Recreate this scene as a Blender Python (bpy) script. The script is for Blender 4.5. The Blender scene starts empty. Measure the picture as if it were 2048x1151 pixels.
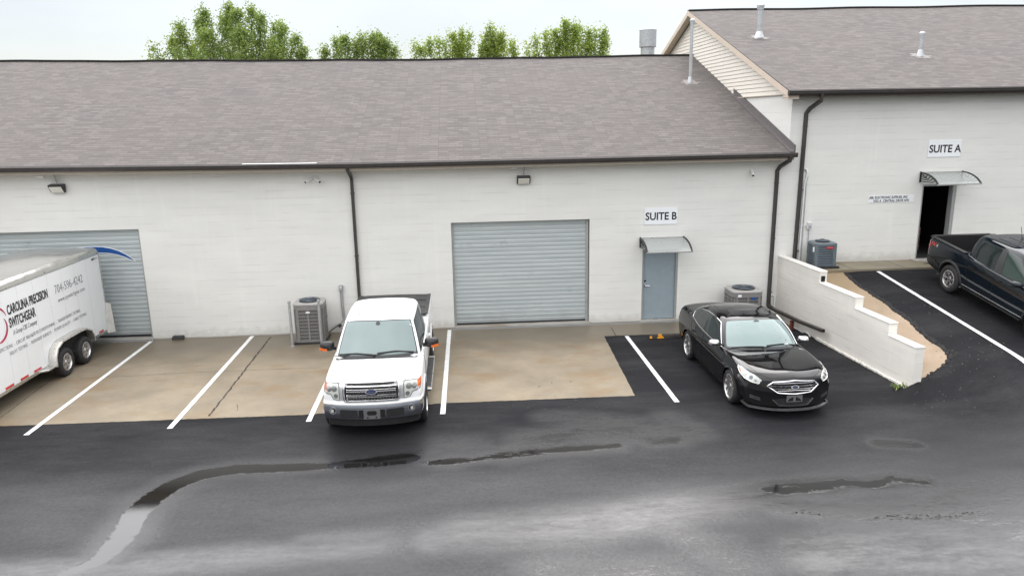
import bpy, bmesh, math, random
import numpy as np
from mathutils import Matrix, Vector
from mathutils.bvhtree import BVHTree
R = math.radians
sc = bpy.context.scene
col = sc.collection
random.seed(7); rng = np.random.default_rng(11)

# ------------------------------------------------------------------ camera, sky, sun, exposure
PITCH, YAW, ROLL = 0.23079008, 0.0672513, 0.01768119
FPX = 1469.6
CAM = np.array([0.0, -20.5, 5.957])
def cam_axes():
    cp, sp, cy, sy, cr, sr = math.cos(PITCH), math.sin(PITCH), math.cos(YAW), math.sin(YAW), math.cos(ROLL), math.sin(ROLL)
    F = np.array([sy*cp, cy*cp, -sp]); r = np.array([cy, -sy, 0.0]); D = np.cross(F, r)
    return cr*r + sr*D, -sr*r + cr*D, F
CR_, CD_, CF_ = cam_axes()
cd = bpy.data.cameras.new('camera'); cam = bpy.data.objects.new('camera', cd); col.objects.link(cam)
cd.sensor_width = 36.0; cd.lens = FPX/2048*36; cd.clip_end = 2000; cd.clip_start = 0.1
m = Matrix.Identity(4)
for i in range(3):
    m[i][0] = CR_[i]; m[i][1] = -CD_[i]; m[i][2] = -CF_[i]; m[i][3] = CAM[i]
cam.matrix_world = m
sc.camera = cam
sc.view_settings.view_transform = 'Standard'; sc.view_settings.look = 'None'
sc.view_settings.exposure = 0.0; sc.view_settings.gamma = 1.0
sc.cycles.max_bounces = 7; sc.cycles.transparent_max_bounces = 8

GLOW, SIDE = 3.2, 1.8
SUN_EL, SUN_AZ = R(46), R(12)      # azimuth measured clockwise from +Y
w = bpy.data.worlds.new('World'); sc.world = w; w.use_nodes = True
nt = w.node_tree; nt.nodes.clear()
def N(t, ty, **kw):
    n = t.nodes.new(ty)
    for k, v in kw.items():
        if k.startswith('_'): setattr(n, k[1:], v)
        else:
            n.inputs[int(k[1:]) if k[0] == 'i' and k[1:].isdigit() else k].default_value = v
    return n
L = lambda t, a, b: t.links.new(a, b)
sky = N(nt, 'ShaderNodeTexSky', _sky_type='NISHITA', _sun_disc=False, _sun_elevation=SUN_EL, _sun_rotation=SUN_AZ)
sky.air_density = 1.0; sky.dust_density = 0.6
bg1 = N(nt, 'ShaderNodeBackground', Strength=0.05); L(nt, sky.outputs[0], bg1.inputs[0])
tc = N(nt, 'ShaderNodeTexCoord')
sx = N(nt, 'ShaderNodeSeparateXYZ'); L(nt, tc.outputs['Generated'], sx.inputs[0])
mr = N(nt, 'ShaderNodeMapRange'); mr.inputs[1].default_value = 0.0; mr.inputs[2].default_value = 1.0
mr.inputs[3].default_value = 0.43; mr.inputs[4].default_value = 2.0; L(nt, sx.outputs[2], mr.inputs[0])
mp = N(nt, 'ShaderNodeMapping'); mp.inputs['Scale'].default_value = (1, 1, 2.6); L(nt, tc.outputs['Generated'], mp.inputs[0])
nz = N(nt, 'ShaderNodeTexNoise', Scale=2.6, Detail=5.0, Roughness=0.5); L(nt, mp.outputs[0], nz.inputs['Vector'])
mr2 = N(nt, 'ShaderNodeMapRange'); mr2.inputs[1].default_value = 0.32; mr2.inputs[2].default_value = 0.68
mr2.inputs[3].default_value = 0.88; mr2.inputs[4].default_value = 1.12; L(nt, nz.outputs['Fac'], mr2.inputs[0])
mu = N(nt, 'ShaderNodeMath', _operation='MULTIPLY'); L(nt, mr.outputs[0], mu.inputs[0]); L(nt, mr2.outputs[0], mu.inputs[1])
# brighter cloud high in front of the camera (the sun is behind it) and a broad bright side behind-left of the camera
def wm(op, a, b=None):
    n = N(nt, 'ShaderNodeMath', _operation=op)
    for i, v in enumerate((a, b)):
        if v is None: continue
        if hasattr(v, 'links'): L(nt, v, n.inputs[i])
        else: n.inputs[i].default_value = v
    return n.outputs[0]
def wr(src, a, b, lo, hi):
    n = N(nt, 'ShaderNodeMapRange', _interpolation_type='SMOOTHSTEP'); n.inputs[1].default_value = a; n.inputs[2].default_value = b
    n.inputs[3].default_value = lo; n.inputs[4].default_value = hi; L(nt, src, n.inputs[0]); return n.outputs[0]
glow = wm('MULTIPLY', wm('MULTIPLY', wr(sx.outputs[2], .22, .50, 0, 1), wr(sx.outputs[1], -.2, .6, 0, 1)), GLOW)
gv = N(nt, 'ShaderNodeVectorMath', _operation='DOT_PRODUCT'); L(nt, tc.outputs['Generated'], gv.inputs[0]); gv.inputs[1].default_value = (-.5, -.86, 0)
side_ = wm('ADD', 1.0, wm('MULTIPLY', wr(gv.outputs['Value'], -.2, .9, 0.0, SIDE-1), wr(sx.outputs[2], 0, .55, .05, 1.15)))
L(nt, wm('ADD', glow, wm('MULTIPLY', mr.outputs[0], side_)), mu.inputs[0])
bg2 = N(nt, 'ShaderNodeBackground'); bg2.inputs[0].default_value = (0.985, 0.962, 0.955, 1); L(nt, mu.outputs[0], bg2.inputs[1])
ad = N(nt, 'ShaderNodeAddShader'); L(nt, bg1.outputs[0], ad.inputs[0]); L(nt, bg2.outputs[0], ad.inputs[1])
wo = N(nt, 'ShaderNodeOutputWorld'); L(nt, ad.outputs[0], wo.inputs[0])

sl = bpy.data.lights.new('sun', 'SUN'); sun = bpy.data.objects.new('sun', sl); col.objects.link(sun)
sl.energy = 0.5; sl.angle = R(30); sl.color = (1.0, 0.97, 0.92)
sdir = Vector((math.sin(SUN_AZ)*math.cos(SUN_EL), math.cos(SUN_AZ)*math.cos(SUN_EL), math.sin(SUN_EL)))
sun.rotation_euler = sdir.to_track_quat('Z', 'Y').to_euler()

# ------------------------------------------------------------------ geometry helpers
def ray(u, v):
    d = CR_*((u-1024)/FPX) + CD_*((v-575.5)/FPX) + CF_
    return d
def on(u, v, ax, val):
    d = ray(u, v); t = (val-CAM[ax])/d[ax]; return CAM + t*d
def sstep(a, b, x):
    t = np.clip((x-a)/(b-a), 0, 1); return t*t*(3-2*t)

def xl(Y):                       # left foot line of the retaining wall
    return 9.205 + (9.59-9.205)*np.clip(-np.asarray(Y, float), 0, 9)/6.16
def gz(X, Y):                    # height of the ground
    X = np.asarray(X, float); Y = np.asarray(Y, float)
    z1 = 1.53 + 0.15*(np.minimum(Y, -1.1)+1.1); z1 = np.maximum(z1, 0.0)
    z0 = np.where(Y > -1.1, 1.46, 1.46 + 0.252*(Y+1.1)); z0 = np.where(Y < -6.1, 0.2*sstep(-7.4, -6.1, Y), z0); z0 = np.minimum(np.maximum(z0, 0), 1.46)
    a = xl(Y)
    t = sstep(0.0, 1.0, (X-(a+0.25))/(1.9+3.5*sstep(-6.0, -9.5, Y)))
    up = z0 + (z1-z0)*t
    low = np.where(Y > -6.15, 0.0, z0*sstep(-0.35, 0.2, X-a))
    return np.where(X > a+0.1, up, low)
def G(u, v):                     # pixel of the photograph -> point on the ground
    d = ray(u, v); t = 5.0; step = 0.05
    while t < 80:
        p = CAM + t*d
        if p[2] <= gz(p[0], p[1]): break
        t += step
    lo, hi = t-step, t
    for _ in range(20):
        mid = (lo+hi)/2; p = CAM + mid*d
        if p[2] <= gz(p[0], p[1]): hi = mid
        else: lo = mid
    return CAM + hi*d

def tag(o, label=None, cat=None, group=None, kind=None):
    if label: o['label'] = label
    if cat: o['category'] = cat
    if group: o['group'] = group
    if kind: o['kind'] = kind
    return o
def thing(name, label, cat, loc=(0, 0, 0), rz=0.0, group=None, rot=None):
    o = bpy.data.objects.new(name, None); col.objects.link(o); o.location = loc
    o.rotation_euler = rot if rot else (0, 0, rz); o.empty_display_size = 0.2
    return tag(o, label, cat, group)
def finish(name, me, mat, parent=None, world=False, smooth=None, bevel=0.0):
    mats = mat if isinstance(mat, (list, tuple)) else [mat]
    for mm in mats: me.materials.append(mm)
    o = bpy.data.objects.new(name, me); col.objects.link(o)
    if smooth is not None:
        me.polygons.foreach_set('use_smooth', [True]*len(me.polygons))
        if smooth < 180: me.set_sharp_from_angle(angle=R(smooth))
    if parent is not None:
        o.parent = parent
        if world: o.matrix_parent_inverse = parent_inv(parent)
    if bevel:
        b = o.modifiers.new('bevel', 'BEVEL'); b.width = bevel; b.segments = 2; b.limit_method = 'ANGLE'; b.angle_limit = R(40)
        b.harden_normals = False
    return o
def parent_mat(p):
    M = Matrix.LocRotScale(p.location, p.rotation_euler, p.scale)
    if p.parent is not None: M = parent_mat(p.parent) @ p.matrix_parent_inverse @ M
    return M
def parent_inv(p): return parent_mat(p).inverted()

class MB:
    """collects simple shapes into one mesh"""
    def __init__(s): s.v = []; s.f = []; s.m = []; s.mi = 0
    def add(s, vs, fs):
        o = len(s.v); s.v += [tuple(map(float, p)) for p in vs]; s.f += [tuple(i+o for i in f) for f in fs]; s.m += [s.mi]*len(fs); return s
    def box(s, a, b, M=None):
        (x0, y0, z0), (x1, y1, z1) = a, b
        vs = [(x, y, z) for z in (z0, z1) for y in (y0, y1) for x in (x0, x1)]
        if M is not None: vs = [tuple(M @ Vector(p)) for p in vs]
        return s.add(vs, [(0, 2, 3, 1), (4, 5, 7, 6), (0, 1, 5, 4), (2, 6, 7, 3), (0, 4, 6, 2), (1, 3, 7, 5)])
    def cyl(s, p0, p1, r, n=16, r1=None, cap=True):
        p0 = Vector(p0); p1 = Vector(p1); d = (p1-p0).normalized(); q = d.to_track_quat('Z', 'Y')
        r1 = r if r1 is None else r1
        a = [p0 + q @ Vector((r*math.cos(t), r*math.sin(t), 0)) for t in [2*math.pi*i/n for i in range(n)]]
        b = [p1 + q @ Vector((r1*math.cos(t), r1*math.sin(t), 0)) for t in [2*math.pi*i/n for i in range(n)]]
        fs = [(i, (i+1) % n, n+(i+1) % n, n+i) for i in range(n)]
        if cap: fs += [tuple(range(n))[::-1], tuple(range(n, 2*n))]
        return s.add(a+b, fs)
    def tube(s, pts, r, n=8, closed=False, sq=None):
        pts = [Vector(p) for p in pts]; k = len(pts); rings = []; up = Vector((0, 0, 1)); prev = None
        for i, p in enumerate(pts):
            if closed: d = pts[(i+1) % k]-pts[i-1]
            else: d = pts[min(i+1, k-1)]-pts[max(i-1, 0)]
            d.normalize()
            u = prev if prev is not None else (up if abs(d.dot(up)) < .95 else Vector((1, 0, 0)))
            u = (u - d*u.dot(d)).normalized(); prev = u; v = d.cross(u)
            if sq:
                rings += [p+u*sq[1]+v*sq[0], p+u*sq[1]-v*sq[0], p-u*sq[1]-v*sq[0], p-u*sq[1]+v*sq[0]]
            else:
                rr = r[i] if isinstance(r, (list, tuple)) else r
                rings += [p + u*(rr*math.cos(2*math.pi*j/n)) + v*(rr*math.sin(2*math.pi*j/n)) for j in range(n)]
        n = 4 if sq else n
        fs = []
        for i in range(k if closed else k-1):
            for j in range(n):
                a, b = i*n+j, i*n+(j+1) % n; c, dd = ((i+1) % k)*n+(j+1) % n, ((i+1) % k)*n+j
                fs.append((a, b, c, dd))
        if not closed: fs += [tuple(range(n))[::-1], tuple(range((k-1)*n, k*n))]
        return s.add(rings, fs)
    def prism(s, poly, d):       # poly: 3D points (planar), extruded by vector d
        n = len(poly); d = Vector(d); a = [Vector(p) for p in poly]; b = [p+d for p in a]
        return s.add(a+b, [tuple(range(n))[::-1], tuple(range(n, 2*n))] + [(i, (i+1) % n, n+(i+1) % n, n+i) for i in range(n)])
    def lathe(s, prof, n, M):    # prof: (radius, height along local z)
        vs = []; k = len(prof)
        for i in range(n):
            t = 2*math.pi*i/n
            for r, z in prof: vs.append(tuple(M @ Vector((r*math.cos(t), r*math.sin(t), z))))
        fs = []
        for i in range(n):
            for j in range(k-1):
                a = i*k+j; b = ((i+1) % n)*k+j
                fs.append((a, b, b+1, a+1))
        return s.add(vs, fs)
    def grid(s, P):              # P: array (n, m, 3)
        n, mm = P.shape[:2]
        return s.add(P.reshape(-1, 3), [(i*mm+j, i*mm+j+1, (i+1)*mm+j+1, (i+1)*mm+j) for i in range(n-1) for j in range(mm-1)])
    def mesh(s, name='m', fixn=True):
        me = bpy.data.meshes.new(name); me.from_pydata(s.v, [], s.f)
        if any(s.m): me.polygons.foreach_set('material_index', s.m)
        if fixn:
            bm = bmesh.new(); bm.from_mesh(me); bmesh.ops.recalc_face_normals(bm, faces=bm.faces); bm.to_mesh(me); bm.free()
        return me
    def build(s, name, mat, parent=None, world=False, smooth=None, bevel=0.0, fixn=True):
        return finish(name, s.mesh(name, fixn), mat, parent, world, smooth, bevel)

def text_mb(body, size, M, depth=0.003, offset=0.0, align='LEFT', sx=1.0, shear=0.0, spacing=1.0):
    cu = bpy.data.curves.new('t', 'FONT'); cu.body = body; cu.size = size; cu.extrude = depth/2; cu.offset = offset
    cu.align_x = align; cu.shear = shear; cu.space_character = spacing; cu.resolution_u = 3
    ob = bpy.data.objects.new('t', cu); col.objects.link(ob)
    bpy.context.view_layer.update()
    me = bpy.data.meshes.new_from_object(ob.evaluated_get(bpy.context.evaluated_depsgraph_get()))
    me.transform(M @ Matrix.Diagonal((sx, 1, 1, 1)))
    mb = MB(); mb.v = [tuple(v.co) for v in me.vertices]; mb.f = [tuple(p.vertices) for p in me.polygons]; mb.m = [0]*len(mb.f)
    bpy.data.objects.remove(ob); bpy.data.curves.remove(cu); bpy.data.meshes.remove(me)
    return mb
def wallM(x, y, z): return Matrix.Translation((x, y, z)) @ Matrix.Rotation(R(90), 4, 'X')
def sideM(x, y, z): return Matrix.Translation((x, y, z)) @ Matrix.Rotation(R(90), 4, 'Z') @ Matrix.Rotation(R(90), 4, 'X')

# ------------------------------------------------------------------ materials
def new_mat(name):
    ma = bpy.data.materials.new(name); ma.use_nodes = True; t = ma.node_tree
    return ma, t, t.nodes['Principled BSDF']
def mixc(t, fac, a, b, mode='MIX'):
    n = t.nodes.new('ShaderNodeMix'); n.data_type = 'RGBA'; n.blend_type = mode
    for sock, val in ((n.inputs[0], fac), (n.inputs[6], a), (n.inputs[7], b)):
        if hasattr(val, 'links'): L(t, val, sock)
        else: sock.default_value = val if not isinstance(val, tuple) else (*val, 1)[:4]
    return n.outputs[2]
def noise(t, vec, scale, detail=4, rough=.55):
    n = N(t, 'ShaderNodeTexNoise', Scale=scale, Detail=detail, Roughness=rough)
    if vec is not None: L(t, vec, n.inputs['Vector'])
    return n.outputs['Fac']
def ramp(t, src, a, b, lo=0.0, hi=1.0):
    n = N(t, 'ShaderNodeMapRange'); n.inputs[1].default_value = a; n.inputs[2].default_value = b
    n.inputs[3].default_value = lo; n.inputs[4].default_value = hi; L(t, src, n.inputs[0]); return n.outputs[0]
def math_(t, op, a, b=None):
    n = N(t, 'ShaderNodeMath', _operation=op)
    for i, val in enumerate((a, b)):
        if val is None: continue
        if hasattr(val, 'links'): L(t, val, n.inputs[i])
        else: n.inputs[i].default_value = val
    return n.outputs[0]
def mapping(t, scale=(1, 1, 1), rot=(0, 0, 0), coord='Object', loc=(0, 0, 0)):
    c = N(t, 'ShaderNodeTexCoord'); mpn = N(t, 'ShaderNodeMapping'); L(t, c.outputs[coord], mpn.inputs[0])
    mpn.inputs['Scale'].default_value = scale; mpn.inputs['Rotation'].default_value = rot; mpn.inputs['Location'].default_value = loc
    return mpn.outputs[0]
def bump(t, b, h, strength=.3, dist=.01, normal=None):
    n = N(t, 'ShaderNodeBump', Strength=strength, Distance=dist); L(t, h, n.inputs['Height'])
    if normal is not None: L(t, normal, n.inputs['Normal'])
    L(t, n.outputs[0], b.inputs['Normal']); return n.outputs[0]
def plain(name, c, rough=.5, metal=0.0, var=.12, scale=6.0, coat=0.0, bmp=0.0, spec=.5):
    ma, t, b = new_mat(name)
    v = mapping(t); n = noise(t, v, scale, 5)
    f = ramp(t, n, .3, .7)
    c0 = tuple(x*(1-var) for x in c); c1 = tuple(min(1, x*(1+var)) for x in c)
    L(t, mixc(t, f, c0, c1), b.inputs['Base Color'])
    b.inputs['Roughness'].default_value = rough; b.inputs['Metallic'].default_value = metal
    b.inputs['Specular IOR Level'].default_value = spec
    if coat: b.inputs['Coat Weight'].default_value = coat; b.inputs['Coat Roughness'].default_value = .04
    r = ramp(t, noise(t, v, scale*2.3, 3), .3, .7, max(0, rough-.08), min(1, rough+.08)); L(t, r, b.inputs['Roughness'])
    if bmp: bump(t, b, noise(t, v, scale*12, 4), bmp, .004)
    return ma

def block_mat(name, c, streak=.05, joint=.72, plane='XZ', dirt=True, zbase=0.0):
    ma, t, b = new_mat(name)
    co = N(t, 'ShaderNodeTexCoord'); s = N(t, 'ShaderNodeSeparateXYZ'); L(t, co.outputs['Object'], s.inputs[0])
    cb = N(t, 'ShaderNodeCombineXYZ'); L(t, s.outputs[0 if plane == 'XZ' else 1], cb.inputs[0]); L(t, s.outputs[2], cb.inputs[1])
    br = N(t, 'ShaderNodeTexBrick', Scale=1.0); br.offset = .5
    br.inputs['Brick Width'].default_value = .406; br.inputs['Row Height'].default_value = .203
    br.inputs['Mortar Size'].default_value = .006; br.inputs['Mortar Smooth'].default_value = .5; br.inputs['Bias'].default_value = 0
    br.inputs['Color1'].default_value = (1, 1, 1, 1); br.inputs['Color2'].default_value = (.93, .93, .93, 1); br.inputs['Mortar'].default_value = (0, 0, 0, 1)
    L(t, cb.outputs[0], br.inputs['Vector'])
    # horizontal joints read more strongly than the vertical ones, and only in places
    big = noise(t, mapping(t, (.35, .35, 1.6)), 1.6, 4)
    vis = ramp(t, noise(t, mapping(t, (.55, .55, 2.5), loc=(3, 1, 2)), 2.2, 5, .6), .48, .60)
    mortar = br.outputs['Fac']
    zz = math_(t, 'MODULO', math_(t, 'ADD', s.outputs[2], 20.3), .203)
    hj = math_(t, 'LESS_THAN', math_(t, 'ABSOLUTE', math_(t, 'SUBTRACT', zz, .1015)), .094)
    hj = math_(t, 'SUBTRACT', 1.0, hj)
    jm = math_(t, 'MAXIMUM', math_(t, 'MULTIPLY', mortar, .35), math_(t, 'MULTIPLY', hj, 1.0))
    jv = math_(t, 'MULTIPLY', jm, ramp(t, vis, 0, 1, .05, 1.0))
    base = mixc(t, ramp(t, big, .35, .7), tuple(x*(1-streak) for x in c), tuple(x*(1+streak*.5) for x in c))
    # pale run-off streaks
    st = noise(t, mapping(t, (2.6, 2.6, .22)), 1.4, 5, .6)
    base = mixc(t, ramp(t, st, .56, .74, 0, .30), base, tuple(min(1, x*1.13) for x in c))
    st2 = noise(t, mapping(t, (3.5, 3.5, .3), loc=(7, 0, 0)), 1.2, 5, .65)
    base = mixc(t, ramp(t, st2, .60, .78, 0, .35), base, tuple(x*.84 for x in c))
    sp = noise(t, mapping(t), 16, 3, .7)
    base = mixc(t, ramp(t, sp, .70, .78, 0, .5), base, tuple(x*.72 for x in c))
    base = mixc(t, ramp(t, br.outputs['Color'], .9, 1.0, .10, 0), base, tuple(x*.9 for x in c))
    base = mixc(t, math_(t, 'MULTIPLY', jv, 1-joint), base, tuple(x*.45 for x in c))
    if dirt:
        edge = math_(t, 'ADD', math_(t, 'SUBTRACT', s.outputs[2], zbase), math_(t, 'MULTIPLY', noise(t, mapping(t), 5, 5), -.45))
        base = mixc(t, ramp(t, edge, -.18, .04, .32, 0), base, (.26, .23, .18))
    L(t, base, b.inputs['Base Color']); b.inputs['Roughness'].default_value = .75
    h = math_(t, 'ADD', math_(t, 'MULTIPLY', jv, -1.0), math_(t, 'MULTIPLY', noise(t, mapping(t), 60, 3), .35))
    bump(t, b, h, .45, .006)
    return ma
M_wall = block_mat('painted_block', (.725, .727, .692), joint=.74)
M_wallu = block_mat('painted_block_upper', (.725, .727, .692), joint=.74, zbase=1.59)
M_wallside = block_mat('painted_block_side', (.70, .70, .67), plane='YZ', dirt=False)
M_ret = block_mat('retaining_block', (.80, .775, .72), streak=.10, joint=.55, plane='YZ', dirt=False)

def shingle_mat():
    ma, t, b = new_mat('shingles')
    co = N(t, 'ShaderNodeTexCoord'); s = N(t, 'ShaderNodeSeparateXYZ'); L(t, co.outputs['Object'], s.inputs[0])
    sl_ = math_(t, 'DIVIDE', s.outputs[1], math.cos(math.atan(.3476)))
    cb = N(t, 'ShaderNodeCombineXYZ'); L(t, s.outputs[0], cb.inputs[0]); L(t, sl_, cb.inputs[1])
    def brick(wd, off):
        br = N(t, 'ShaderNodeTexBrick', Scale=1.0); br.offset = off; br.offset_frequency = 3 if off != .5 else 2
        br.squash_frequency = 2; br.squash = .8
        br.inputs['Brick Width'].default_value = wd; br.inputs['Row Height'].default_value = .142
        br.inputs['Mortar Size'].default_value = .007; br.inputs['Mortar Smooth'].default_value = .2; br.inputs['Bias'].default_value = 0
        br.inputs['Color1'].default_value = (0, 0, 0, 1); br.inputs['Color2'].default_value = (1, 1, 1, 1); br.inputs['Mortar'].default_value = (.5, .5, .5, 1)
        L(t, cb.outputs[0], br.inputs['Vector']); return br
    b1, b2 = brick(.29, .5), brick(.62, .37)
    ton = math_(t, 'ADD', math_(t, 'MULTIPLY', b1.outputs['Color'], .74), math_(t, 'MULTIPLY', b2.outputs['Color'], .26))
    cc = N(t, 'ShaderNodeValToRGB'); L(t, ton, cc.inputs[0]); e = cc.color_ramp.elements
    e[0].position = .0; e[0].color = (.080, .072, .068, 1); e[1].position = 1.0; e[1].color = (.158, .142, .131, 1)
    x = cc.color_ramp.elements.new(.5); x.color = (.110, .099, .093, 1)
    n1 = noise(t, mapping(t, (.8, .8, .8)), .55, 4, .6)
    base = mixc(t, ramp(t, n1, .35, .65, 0, .35), cc.outputs[0], (.130, .112, .104))
    n2 = noise(t, mapping(t, (.6, 2.5, 2.5)), 1.6, 5, .65)
    base = mixc(t, ramp(t, n2, .50, .75, 0, .22), base, (.075, .070, .073))
    n3 = noise(t, mapping(t), 90, 2, .7)
    base = mixc(t, ramp(t, n3, .3, .7, 0, .30), base, (.10, .09, .09))
    # lower edge of each course: bump and a dark line, plus the dark slot between tabs
    row = math_(t, 'MODULO', math_(t, 'ADD', sl_, 28.4), .142)
    gap = math_(t, 'LESS_THAN', row, .017)
    base = mixc(t, math_(t, 'MULTIPLY', gap, .5), base, (.045, .042, .045))
    base = mixc(t, math_(t, 'MULTIPLY', b1.outputs['Fac'], .40), base, (.05, .045, .045))
    L(t, base, b.inputs['Base Color']); b.inputs['Roughness'].default_value = .9
    h = math_(t, 'SUBTRACT', math_(t, 'MULTIPLY', row, -4.0), math_(t, 'MULTIPLY', b1.outputs['Fac'], .5))
    bump(t, b, h, .55, .012)
    return ma
M_shin = shingle_mat()

def concrete_mat(name, c, damp=.35, seed=0.0, warm=(.20, .13, .065)):
    ma, t, b = new_mat(name)
    n1 = noise(t, mapping(t, loc=(seed, 0, 0)), .8, 6, .6); n2 = noise(t, mapping(t, loc=(0, seed, 0)), 9, 5, .65); n3 = noise(t, mapping(t), 70, 3, .7)
    base = mixc(t, ramp(t, n1, .35, .65), tuple(x*.74 for x in c), tuple(x*1.10 for x in c))
    base = mixc(t, ramp(t, n2, .3, .75, 0, .5), base, tuple(x*.80 for x in c))
    base = mixc(t, ramp(t, n3, .62, .72, 0, .55), base, tuple(x*.5 for x in c))
    n4 = noise(t, mapping(t, (1, 1.7, 1), loc=(5+seed, 2, 0)), .7, 5, .55)
    base = mixc(t, ramp(t, n4, .52, .66, 0, .55), base, warm)
    s = N(t, 'ShaderNodeSeparateXYZ'); L(t, mapping(t), s.inputs[0])
    yy = math_(t, 'ADD', s.outputs[1], math_(t, 'MULTIPLY', noise(t, mapping(t, (.8, 1, 1)), 1.1, 5, .6), 2.6))
    wet = ramp(t, yy, -1.1, .1, 0, damp)
    base = mixc(t, wet, base, tuple(x*.42 for x in c))
    L(t, base, b.inputs['Base Color'])
    L(t, ramp(t, math_(t, 'ADD', wet, math_(t, 'MULTIPLY', n1, .3)), .1, .8, .80, .35), b.inputs['Roughness'])
    bump(t, b, n3, .35, .004)
    return ma
M_conc = concrete_mat('concrete', (.25, .21, .15), .66)
M_walk = concrete_mat('walkway_concrete', (.28, .25, .18), .25, 4.0)

def asphalt_mat():
    ma, t, b = new_mat('wet_asphalt')
    at = N(t, 'ShaderNodeAttribute'); at.attribute_name = 'wet'
    at2 = N(t, 'ShaderNodeAttribute'); at2.attribute_name = 'damp'
    f1 = noise(t, mapping(t, (.45, 1.5, 1)), 2.2, 8, .74); f2 = noise(t, mapping(t), 130, 2, .8); f3 = noise(t, mapping(t, (.28, .8, 1)), .9, 7, .68); f4 = noise(t, mapping(t), 22, 5, .75)
    wetv = math_(t, 'ADD', at.outputs['Fac'], math_(t, 'MULTIPLY', math_(t, 'SUBTRACT', f1, .5), 1.5))
    wetv = math_(t, 'ADD', wetv, math_(t, 'MULTIPLY', math_(t, 'SUBTRACT', f4, .5), 1.1))
    wetm = ramp(t, wetv, .44, .66)
    base = mixc(t, ramp(t, f3, .35, .7), (.017, .0175, .0195), (.027, .0275, .030))
    base = mixc(t, ramp(t, f2, .60, .72, 0, .6), base, (.055, .055, .057))
    base = mixc(t, ramp(t, noise(t, mapping(t), 34, 4, .8), .60, .72, 0, .7), base, (.060, .060, .061))
    at3 = N(t, 'ShaderNodeAttribute'); at3.attribute_name = 'film'
    fm = math_(t, 'MULTIPLY', at3.outputs['Fac'], ramp(t, f1, .36, .58, .30, 1.0)); fm = math_(t, 'MULTIPLY', fm, ramp(t, noise(t, mapping(t, (.8, 1.3, 1)), 9, 7, .8), .36, .60, .62, 1.08)); fm = math_(t, 'MINIMUM', fm, 1.0)
    base = mixc(t, wetm, base, (.007, .0065, .0062)); base = mixc(t, fm, base, (.012, .0118, .012))
    L(t, base, b.inputs['Base Color'])
    f5 = noise(t, mapping(t), 15, 6, .85)
    dry = ramp(t, math_(t, 'ADD', math_(t, 'MULTIPLY', math_(t, 'SUBTRACT', f5, .5), 1.5), math_(t, 'ADD', at2.outputs['Fac'], math_(t, 'MULTIPLY', math_(t, 'SUBTRACT', f3, .5), .9))), 0, 1.8, .55, .14)
    mxr = N(t, 'ShaderNodeMix'); L(t, wetm, mxr.inputs[0]); L(t, dry, mxr.inputs[2]); mxr.inputs[3].default_value = .035
    mr3 = N(t, 'ShaderNodeMix'); L(t, fm, mr3.inputs[0]); L(t, mxr.outputs[0], mr3.inputs[2]); mr3.inputs[3].default_value = .05
    L(t, mr3.outputs[0], b.inputs['Roughness'])
    spn = ramp(t, math_(t, 'ADD', at2.outputs['Fac'], math_(t, 'MULTIPLY', math_(t, 'SUBTRACT', f3, .5), 1.2)), 0, 1.8, .02, .40)
    spn = math_(t, 'MULTIPLY', spn, ramp(t, f5, .32, .68, .72, 1.28))
    mxs = N(t, 'ShaderNodeMix'); L(t, wetm, mxs.inputs[0]); L(t, spn, mxs.inputs[2]); mxs.inputs[3].default_value = .60
    ms3 = N(t, 'ShaderNodeMix'); L(t, fm, ms3.inputs[0]); L(t, mxs.outputs[0], ms3.inputs[2]); ms3.inputs[3].default_value = .66
    L(t, ms3.outputs[0], b.inputs['Specular IOR Level'])
    bs = math_(t, 'SUBTRACT', 1.0, math_(t, 'MULTIPLY', math_(t, 'MAXIMUM', wetm, math_(t, 'MULTIPLY', fm, .85)), .94))
    hh = math_(t, 'MULTIPLY', math_(t, 'ADD', f2, math_(t, 'MULTIPLY', noise(t, mapping(t), 45, 3, .7), .6)), bs)
    bump(t, b, hh, .22, .005)
    return ma
M_asph = asphalt_mat()

def paint_mat(name, c, coat=1.0, rough=.35, metal=0.0, grime=.10, flake=0.0):
    ma, t, b = new_mat(name)
    v = mapping(t)
    base = mixc(t, ramp(t, noise(t, v, 1.8, 5), .4, .7, 0, .6), c, tuple(x*(1-grime) for x in c))
    s = N(t, 'ShaderNodeSeparateXYZ'); L(t, v, s.inputs[0])
    low = ramp(t, math_(t, 'ADD', s.outputs[2], math_(t, 'MULTIPLY', noise(t, v, 6, 5), -.25)), .15, .60, grime*3.5, 0)
    base = mixc(t, low, base, (.10, .095, .085))
    L(t, base, b.inputs['Base Color']); b.inputs['Roughness'].default_value = rough; b.inputs['Metallic'].default_value = metal
    b.inputs['Coat IOR'].default_value = 1.5; b.inputs['Specular IOR Level'].default_value = .3 if c[0] > .2 else .0
    b.inputs['Coat Weight'].default_value = coat; L(t, ramp(t, noise(t, v, 30, 4), .3, .7, .015, .05), b.inputs['Coat Roughness'])
    return ma
def glass_mat(name, c, ior=1.9, rough=.03, metal=0.0):
    ma, t, b = new_mat(name)
    v = mapping(t); L(t, mixc(t, ramp(t, noise(t, v, 1.2, 2), .3, .7), tuple(x*.93 for x in c), tuple(x*1.06 for x in c)), b.inputs['Base Color'])
    b.inputs['Roughness'].default_value = rough; b.inputs['IOR'].default_value = ior; b.inputs['Metallic'].default_value = metal
    return ma
M_black = plain('black_plastic', (.018, .018, .019), .42, var=.25)
M_rub = plain('tyre_rubber', (.020, .020, .021), .72, var=.3, scale=14, bmp=.3)
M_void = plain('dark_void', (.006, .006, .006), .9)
M_chrome = plain('chrome', (.78, .78, .79), .08, 1.0, var=.04)
M_alu = plain('aluminium', (.62, .62, .60), .30, 1.0, var=.04, scale=1.2)
M_alloy = plain('alloy_rim', (.60, .59, .58), .24, .9, var=.08)
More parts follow.
